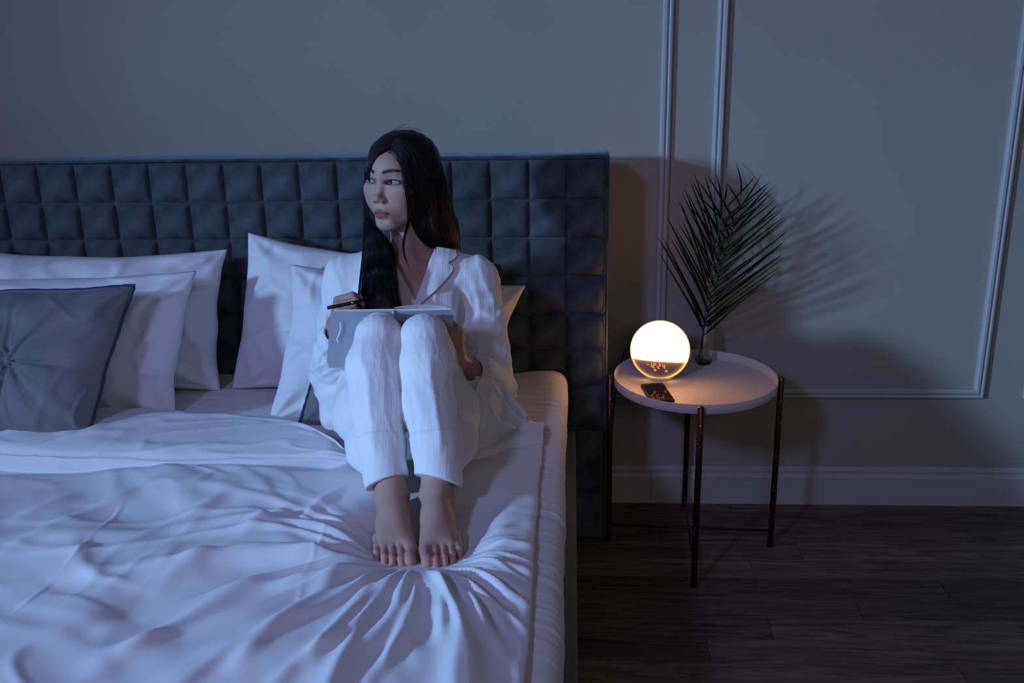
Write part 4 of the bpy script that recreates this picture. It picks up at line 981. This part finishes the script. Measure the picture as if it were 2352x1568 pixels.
def tr_post(P, d): return d-.0030*ridge(n2(P[:, 0]*9+P[:, 2]*6, P[:, 1]*9, 71), .2)*(P[:, 1] > -.9)
T0.post = tr_post
# ------------------------------------------------------------------ pyjama shirt
SH = Field()
SH.cap(vec(.315, -.588, .928), vec(.160, -.598, .898), .057, .050, .03); SH.cap(vec(.315, -.588, .928), vec(.468, -.598, .893), .057, .050, .03)
SH.ell(vec(.312, -.590, .865), (.150, .108, .110), .04); SH.ell(vec(.302, -.600, .755), (.158, .108, .13), .04); SH.ell(vec(.285, -.600, .635), (.185, .125, .085), .04)
for s_ in (-1, 1): SH.ell(vec(.314+.062*s_, -.672, .835), (.058, .042, .060), .04)
SR = Field(); SL = Field(); SRF = Field(); SLF = Field()
SR.chain([vec(.160, -.598, .898), vec(.136, -.612, .79), vec(.120, -.630, .690), vec(.122, -.645, .645)], [.052, .049, .050, .042], .02)
SRF.chain([vec(.122, -.640, .662), vec(.132, -.690, .735), vec(.148, -.740, .790)], [.053, .044, .034], .025)
SR.ell(vec(.098, -.645, .668), (.035, .035, .028), .02)
SL.chain([vec(.470, -.598, .893), vec(.488, -.62, .79), vec(.502, -.655, .690), vec(.512, -.66, .640)], [.050, .047, .050, .046], .02)
SLF.chain([vec(.510, -.670, .640), vec(.498, -.710, .672), vec(.484, -.748, .708)], [.050, .046, .038], .020)
# rolled sleeve opening on the holding arm
dl = (wL-eL)/np.linalg.norm(wL-eL); 
SLF.plane(vec(.482, -.752, .712), dl, .002); SLF.cap(eL+dl*.05, eL+dl*.30, .030, .033, .003, 's'); SL.sub(SLF, vec(.505, -.69, .67), .1, .015)
dr = (wR-eR)/np.linalg.norm(wR-eR); SRF.plane(wR-dr*.012, dr, .002); SRF.cap(wR-dr*.09, wR+dr*.05, .026, .029, .003, 's'); SR.sub(SRF, vec(.12, -.69, .72), .13, .02)
def sleeve_post(sd, a0, a1, b1):
    def post(P, d):
        x, y, z = P.T
        w_ = .0030*ridge(n2(z*11+x*6+sd, y*5+x*4, 80+sd), .15)+.0030*np.exp(-((z-.70)/.05)**2)*ridge(np.sin((z*1.0+x*.6*(1 if sd else -1))*105+3*n2(x*9, y*9, 82)), .5)
        w_ += .0030*ridge(n2(x*22+z*5, z*4, 84+sd), .18)*smooth01((z-.70)/.04)+.0007*noise(P*30, 85)
        return d-w_
    return post
SR.post = sleeve_post(0, 0, 0, 0); SL.post = sleeve_post(1, 0, 0, 0)
# front opening: a V that goes down to a point, and the neck hole
Vt = vec(.337, -.70, .864); vL, vR = vec(.376, -.70, .975), vec(.275, -.70, .975)
def vcut(P):
    x, z = P[:, 0], P[:, 2]; t = (z-Vt[2])/(vL[2]-Vt[2]); xl = Vt[0]+(vL[0]-Vt[0])*np.maximum(t, -.5); xr = Vt[0]+(vR[0]-Vt[0])*np.maximum(t, -.5)
    d = np.maximum(x-xl, xr-x)*.86; return np.maximum(d, P[:, 1]+.60)
SV = Field(); SV.sub(SH, vec(.3, -.6, .8), .35, .01) if False else None
SH._a('s', vcut, vec(.33, -.7, .93), .2, .002)
SH.chain([vec(.318, -.60, .93), vec(.312, -.605, 1.04)], [.050, .056], .004, 's')
SH.sub(SR, vec(.12, -.67, .76), .26, .018); SH.sub(SL, vec(.50, -.66, .76), .26, .018)
# shirt tails puddled around the hips
SH.ell(vec(.140, -.700, .595), (.045, .070, .045), .03)
SH.plane(vec(0, 0, Z0), vec(0, 0, -1), .006)
def shirt_post(P, d):
    x, y, z = P.T; b = smooth01((.94-z)/.03)*smooth01((-.53-y)/.04)
    w_ = .0050*ridge(np.sin(x*70+5*n2(x*4, z*3, 90)+z*10), .45)*smooth01((.90-z)/.06)*b*np.exp(-((x-.34)/.16)**4)
    w_ += .0040*ridge(n2(x*11-z*7, z*9+x*3, 92), .15)*smooth01((.92-z)/.04)+.0035*ridge(n2(x*16, z*7, 93), .18)*smooth01((z-.82)/.04)*smooth01((np.abs(x-.33)-.07)/.04)
    w_ += .0050*ridge(n2(x*14+y*10, z*20, 94), .2)*smooth01((.68-z)/.04)+.0010*noise(P*40, 95)
    return d-w_
SH.post = shirt_post
_t0 = _t.time()
V, F = surface_nets(T0, graded(.04, .55, None, .0027, 0), graded(-1.20, -.44, None, .0027, 0), graded(.525, .925, None, .0027, 0)); V = relax(V, F, 2, .4)
trousers = child(mk('trousers', V, F, M_pyjama), woman); print('trousers', len(V), _t.time()-_t0)
V, F = surface_nets(SH, graded(.02, .60, None, .0028, 0), graded(-.84, -.45, None, .0028, 0), graded(.525, 1.02, None, .0028, 0)); V = relax(V, F, 2, .4)
shirt = child(mk('pyjama_shirt', V, F, M_pyjama), woman); print('shirt', len(V), _t.time()-_t0)
# lapels and collar laid on the shirt
SB = Field(); SB.sub(SH, vec(.3, -.6, .75), .4, .001); SB.sub(B, vec(.3, -.7, .8), .7, .001)
def drape(name, A, Bq, m, parent, off=.004, n=(40, 24), thick=.0025, lift=None, fld=None):
    """a band between two polylines (pixels), laid on the figure"""
    a = spline(A, n[0]); b = spline(Bq, n[0]); w_ = np.linspace(0, 1, n[1]); G2 = a[:, None]*(1-w_[None, :, None])+b[:, None]*w_[None, :, None]
    P = trace(fld or SB, G2[..., 0], G2[..., 1], off=off)
    for _ in range(3):
        P[1:-1, 1:-1] = .5*P[1:-1, 1:-1]+.125*(P[2:, 1:-1]+P[:-2, 1:-1]+P[1:-1, 2:]+P[1:-1, :-2])
    if lift is not None: P = P+(-CF)[None, None]*lift(np.linspace(0, 1, n[0])[:, None], w_[None, :])[..., None]
    du = np.gradient(P, axis=0); dv = np.gradient(P, axis=1); N = np.cross(du, dv); N /= np.linalg.norm(N, axis=-1, keepdims=True)+1e-9
    if (N*CF).sum() > 0: N = -N
    H = P-N*thick; nn = n[0]*n[1]; idx = np.arange(nn).reshape(n); loop = np.r_[idx[:, 0], idx[-1, 1:], idx[-2::-1, -1], idx[0, -2:0:-1]]; l2 = np.r_[loop[1:], loop[:1]]
    return child(mk(name, np.concatenate([P.reshape(-1, 3), H.reshape(-1, 3)]), np.concatenate([gridF(*n), gridF(*n)[:, ::-1]+nn, np.stack([loop, l2, l2+nn, loop+nn], 1)]), m), parent)
bow = lambda h: (lambda u, v: h*np.sin(np.clip(v, 0, 1)*PI)*.6+h*v)
drape('lapel', [(1003, 602), (985, 640), (962, 678), (951, 707)], [(1029, 603), (1039, 621), (1003, 664), (953, 709)], M_pyjama, shirt, lift=bow(.004))
drape('collar', [(1002, 566), (1001, 580), (1002, 604)], [(1046, 574), (1047, 590), (1028, 604)], M_pyjama, shirt, lift=bow(.004))
drape('lapel', [(910, 640), (922, 668), (934, 690), (948, 709)], [(898, 652), (906, 676), (920, 700), (940, 716)], M_pyjama, shirt, lift=bow(.003))
# ------------------------------------------------------------------ hair
HA = Field()
HA.ell(hl(0, -.014, .029), (.081, .099, .081), .02, R=HR)
HA.ell(hl(0, -.030, -.010), (.078, .080, .085), .02, R=HR)
# the face opening
Rf = HR
HA.ell(hl(.003, .105, -.022), (.058, .070, .0985), .010, 's', R=HR)
HA.ell(hl(.0, .125, -.075), (.072, .085, .075), .010, 's', R=HR)
# curtain at the near side, down to the shoulder
def W(px, py, y): return un(px, py, y=y)
HA.chain([W(965, 400, -.62), W(985, 460, -.60), W(995, 520, -.58), W(1010, 560, -.565)], [.040, .046, .044, .036], .03, flat=((0, 1, 0), 1.25))
HA.chain([W(1000, 470, -.565), W(1018, 530, -.55), W(1040, 572, -.545)], [.032, .030, .016], .03, flat=((0, 1, 0), 1.3))
HA.chain([W(952, 400, -.655), W(960, 440, -.650), W(966, 490, -.640), W(982, 535, -.61)], [.029, .030, .027, .022], .02)
# curtain at the far side, falling in front of the shoulder to the book
HA.chain([W(849, 376, -.672), W(842, 400, -.655), W(839, 440, -.640), W(840, 490, -.650), W(860, 548, -.694)], [.0050, .0048, .0040, .0055, .0150], .006)
HA.chain([W(860, 548, -.694), W(866, 590, -.695), W(872, 650, -.735), W(875, 712, -.765), W(878, 740, -.775)], [.0150, .028, .038, .045, .044], .012, flat=((0, 1, 0), 2.2))
def hair_post(P, d):
    x, y, z = P.T; a = x+.5*y
    return d-.0013*n2(a*170+2*n2(z*5, a*10, 3), z*2, 101)-.0014*n2(a*60, z*1.5, 102)
_tp = trace(B, np.array([880., 862, 851, 846]), np.array([347., 359, 384, 408])); print('temple', _tp[:, 1])
HA.chain(list(_tp), [.0055, .0055, .0048, .0035], .006)
HA.post = hair_post
_t0 = _t.time()
V, F = surface_nets(HA, graded(.15, .49, None, .0023, 0), graded(-.83, -.47, None, .0023, 0), graded(.83, 1.28, None, .0023, 0)); V = relax(V, F, 1, .4)
hair = child(mk('hair', V, F, M_hair), woman); print('hair', len(V), _t.time()-_t0)
# strands lying on that mass
rs = np.random.default_rng(11); SV_, SF_, sn = [], [], 0
def add_strands(inner, outer, N, rad=.00045, jit=1.0, nseg=26, u0=0, u1=1, endj=.06, fld=None, off=.0006, lift=.0015, yfix=None):
    global sn
    A = spline(inner, nseg); Bq = spline(outer, nseg); U = np.sort(rs.uniform(u0, u1, N))
    t = np.linspace(0, 1, nseg)
    PX_ = []
    for u in U:
        e = 1-rs.uniform(0, endj); tt = np.clip(t*e, 0, 1)*(nseg-1); i = np.minimum(tt.astype(int), nseg-2); f_ = (tt-i)[:, None]
        uu = u+.03*jit*np.sin(t*rs.uniform(3, 9)+rs.uniform(0, 6))*t+.015*rs.normal(); a_ = A[i]*(1-f_)+A[i+1]*f_; b_ = Bq[i]*(1-f_)+Bq[i+1]*f_
        PX_.append(a_*(1-uu)[:, None]+b_*uu[:, None])
    PX_ = np.array(PX_); P = trace(fld or HA, PX_[..., 0], PX_[..., 1], off=off, steps=26)
    if yfix is not None:
        k_ = smooth01((PX_[..., 1]-408)/16)*smooth01((515-PX_[..., 1])/25); k_ = np.maximum(k_, (np.abs((fld or HA).ev(P.reshape(-1, 3))).reshape(k_.shape) > .004)); Q = CF+((PX_[..., 0]-1176)/FPX)[..., None]*CR-((PX_[..., 1]-784)/FPX)[..., None]*CU
        yy = np.interp(PX_[..., 1], *yfix)-.0045; Q = CAM+Q*((yy-CAM[1])/Q[..., 1])[..., None]; P = P*(1-k_[..., None])+Q*k_[..., None]
    P += (-CF)*(np.abs(rs.normal(size=(N, 1, 1)))*lift)
    for _ in range(3): P[:, 1:-1] = .5*P[:, 1:-1]+.25*(P[:, 2:]+P[:, :-2])
    for p in P:
        if np.linalg.norm(np.diff(p, axis=0), axis=1).max() > .06: continue
        R_ = rad*rs.uniform(.6, 1.5)*np.clip(1.15-t**3, .15, 1); V, F = tube(p, R_, 3, False); SV_.append(V); SF_.append(np.array(F)+sn); sn += len(V)
HS = Field(); HS.sub(HA, vec(.31, -.63, 1.05), .3, .001); HS.sub(SB, vec(.3, -.7, .75), .7, .001)
YF = ([300, 330, 370, 395, 430, 520, 560, 720], [-.62, -.655, -.676, -.668, -.646, -.660, -.700, -.765])
# near side: from the parting over the temple and down behind the shoulder
add_strands([(897, 336), (914, 362), (926, 400), (934, 470), (955, 535), (985, 571)], [(922, 304), (990, 316), (1027, 395), (1039, 480), (1053, 545), (1073, 577)], 1000, fld=HS)
add_strands([(896, 338), (904, 350), (913, 366), (924, 395), (931, 430), (938, 480)], [(899, 334), (911, 348), (922, 366), (932, 400), (938, 430), (944, 480)], 90, fld=HS, endj=.3)
# far side: from the parting along the hairline, past the cheek and down over the chest
add_strands([(899, 340), (878, 349), (861, 366), (849, 388), (842, 415), (839, 445), (839, 500), (840, 560), (828, 650), (822, 716)], [(917, 306), (880, 314), (851, 346), (842, 376), (837, 410), (835, 445), (834, 500), (835, 560), (824, 650), (819, 716)], 330, fld=HS, jit=.6, yfix=YF)
add_strands([(847, 440), (850, 500), (878, 535), (904, 572), (911, 640), (926, 716)], [(838, 430), (836, 500), (837, 560), (828, 640), (820, 716)], 480, fld=HS, nseg=24, yfix=YF, off=.0016)
# loose locks in front of the neck and flyaways on the crown
add_strands([(930, 395), (937, 450), (938, 500), (926, 545), (925, 580), (940, 617)], [(936, 395), (943, 450), (944, 500), (931, 545), (929, 580), (940, 616)], 26, fld=HS, endj=.2)
add_strands([(915, 350), (924, 385), (930, 430), (936, 480), (932, 520), (922, 555)], [(921, 350), (930, 385), (934, 430), (939, 480), (938, 520), (917, 560)], 22, fld=HS, endj=.35, rad=.0003)
SV_ = np.concatenate(SV_); SF_ = np.concatenate(SF_); st_ = child(mk('hair_strands', SV_, SF_, M_hair), woman); st_['kind'] = 'stuff'; print('strands', len(SF_), _t.time()-_t0)
fly = MB()
for i in range(26):
    px = rs.uniform(870, 1010); c = hl(0, -.014, .034); a = rs.uniform(-.9, 1.1); P = [c+HR@vec(.079*math.sin(a+b*.35), -.015, .079*math.cos(a+b*.35)+b*b*rs.uniform(.0, .006)) for b in (0, .5, 1, 1.6)]
    fly.tube(spline(P, 10), .00018, 3, False)
f_ = fly.build('flyaway_hair', M_hair, woman); f_['kind'] = 'stuff'

# ------------------------------------------------------------------ notebook and pen
bk = empty('notebook', 'open notebook with a plain pale grey cover propped on her knees', 'notebook', W(905, 714, -.868))
tS, tLft, tRgt = W(905, 715, -.868), W(759, 717, -.880), W(1043, 712, -.872)
dn = vec(-.054, .140, -.178); dn2 = vec(-.032, .140, -.178)
def board(a, b, name, m, dnv, thick, inset=0, n=(20, 20), off=0, bend=0):
    u = np.linspace(0, 1, n[0]); v = np.linspace(0, 1, n[1]); Uu, Vv = np.meshgrid(u, v, indexing='ij')
    P = a+(b-a)*Uu[..., None]+dnv*(Vv*(1-2*inset)+inset)[..., None]
    # rounded outer corners
    du = np.clip(1-Uu, 0, 1)*np.linalg.norm(b-a); dv = np.minimum(Vv, 1-Vv)*np.linalg.norm(dnv); r = .009
    nn_ = np.cross(b-a, dnv); nn_ /= np.linalg.norm(nn_); nn_ = nn_*(1 if nn_[1] > 0 else -1)    # away from the viewer: the page side
    P = P+nn_*(off+bend*np.sin(Uu*PI)**.8)[..., None]
    ed = Uu == 1; c1 = (Uu > .93)&((Vv < .001)|(Vv > .999)); P = P-(b-a)/np.linalg.norm(b-a)*(.004*(ed&((Vv < .06)|(Vv > .94))))[..., None]
    H = P+nn_*thick; nn = n[0]*n[1]; idx = np.arange(nn).reshape(n); loop = np.r_[idx[:, 0], idx[-1, 1:], idx[-2::-1, -1], idx[0, -2:0:-1]]; l2 = np.r_[loop[1:], loop[:1]]
    F = np.concatenate([gridF(*n), gridF(*n)[:, ::-1]+nn, np.stack([loop, l2, l2+nn, loop+nn], 1)])
    return child(mk(name, np.concatenate([P.reshape(-1, 3), H.reshape(-1, 3)]), F, m, None, False), bk)
board(tS, tLft, 'cover', M_cover, dn, .0022); board(tS, tRgt, 'cover', M_cover, dn2, .0022)
eL_ = (tLft-tS)*.03; eR_ = (tRgt-tS)*.03
board(tS, tLft-eL_, 'page_block', M_paper, dn, .0065, .012, off=.0023); board(tS, tRgt-eR_, 'page_block', M_paper, dn2, .0050, .012, off=.0023)
pg = board(tS+vec(0, .002, .003), tRgt-(tRgt-tS)*.10+vec(0, .004, 0), 'loose_page', M_paper, dn2, .0008, .012, off=.0075, bend=.007)
m = MB(); m.tube([tS+vec(0, -.001, .001), tS+dn*.5, tS+dn], .0035, 8); m.build('spine', M_cover, bk)
m = MB(); rp = [tS+(tLft-tS)*u_+dn*v_-vec(0, .0018, .0014) for u_, v_ in ((.83, .15), (.815, .25), (.83, .36), (.86, .45), (.83, .51))]; rp = spline(rp, 16)
V = np.concatenate([rp+vec(-.0024, -.0006, 0), rp+vec(.0024, -.0006, 0), rp+vec(.0024, 0, 0), rp+vec(-.0024, 0, 0)]); F = [(a*16+i, b*16+i, b*16+i+1, a*16+i+1) for a, b in ((0, 1), (1, 2), (2, 3), (3, 0)) for i in range(15)]
child(mk('ribbon_bookmark', V, F, M_cotton), bk)
pen = empty('pen', 'thin black pen with a gold band held in her writing hand', 'pen', W(755, 707, -.875))
p0, p1 = W(752, 707, -.868), W(835, 690, -.832); d_ = (p1-p0)
m = MB(); m.tube([p0, p0+d_*.01, p0+d_*.85, p1], [.0034, .0042, .0038, .0012], 12); m.build('pen_barrel', M_black, pen)
m = MB(); m.tube([p0+d_*.66, p0+d_*.72], [.0046, .0046], 14); m.build('pen_band', mat('gold', (.75, .48, .16), .25, metal=1), pen)
# lifted corner of the duvet beside her hip
CR_ = [[W(1058, 1036, -.855), W(1074, 985, -.850), W(1088, 925, -.825), W(1096, 885, -.805), W(1110, 862, -.795)],
       [W(1085, 1034, -.855), W(1105, 985, -.855), W(1120, 935, -.835), W(1128, 898, -.810), W(1132, 868, -.790)],
       [W(1125, 1022, -.835), W(1142, 985, -.825), W(1150, 950, -.790), W(1156, 915, -.765), W(1158, 888, -.750)],
       [W(1168, 998, -.785), W(1178, 978, -.775), W(1184, 956, -.755), W(1186, 937, -.745), W(1183, 916, -.735)],
       [W(1192, 984, -.745), W(1202, 975, -.740), W(1209, 964, -.733), W(1208, 952, -.728), W(1203, 940, -.725)]]
patch('lifted_corner', CR_, M_cotton, globals().get('duvet'), n=(70, 60), thick=.004, dispf=lambda u, v: .004*ridge(np.sin(v*9+u*6), .4)+.003*n2(u*5, v*5, 120))
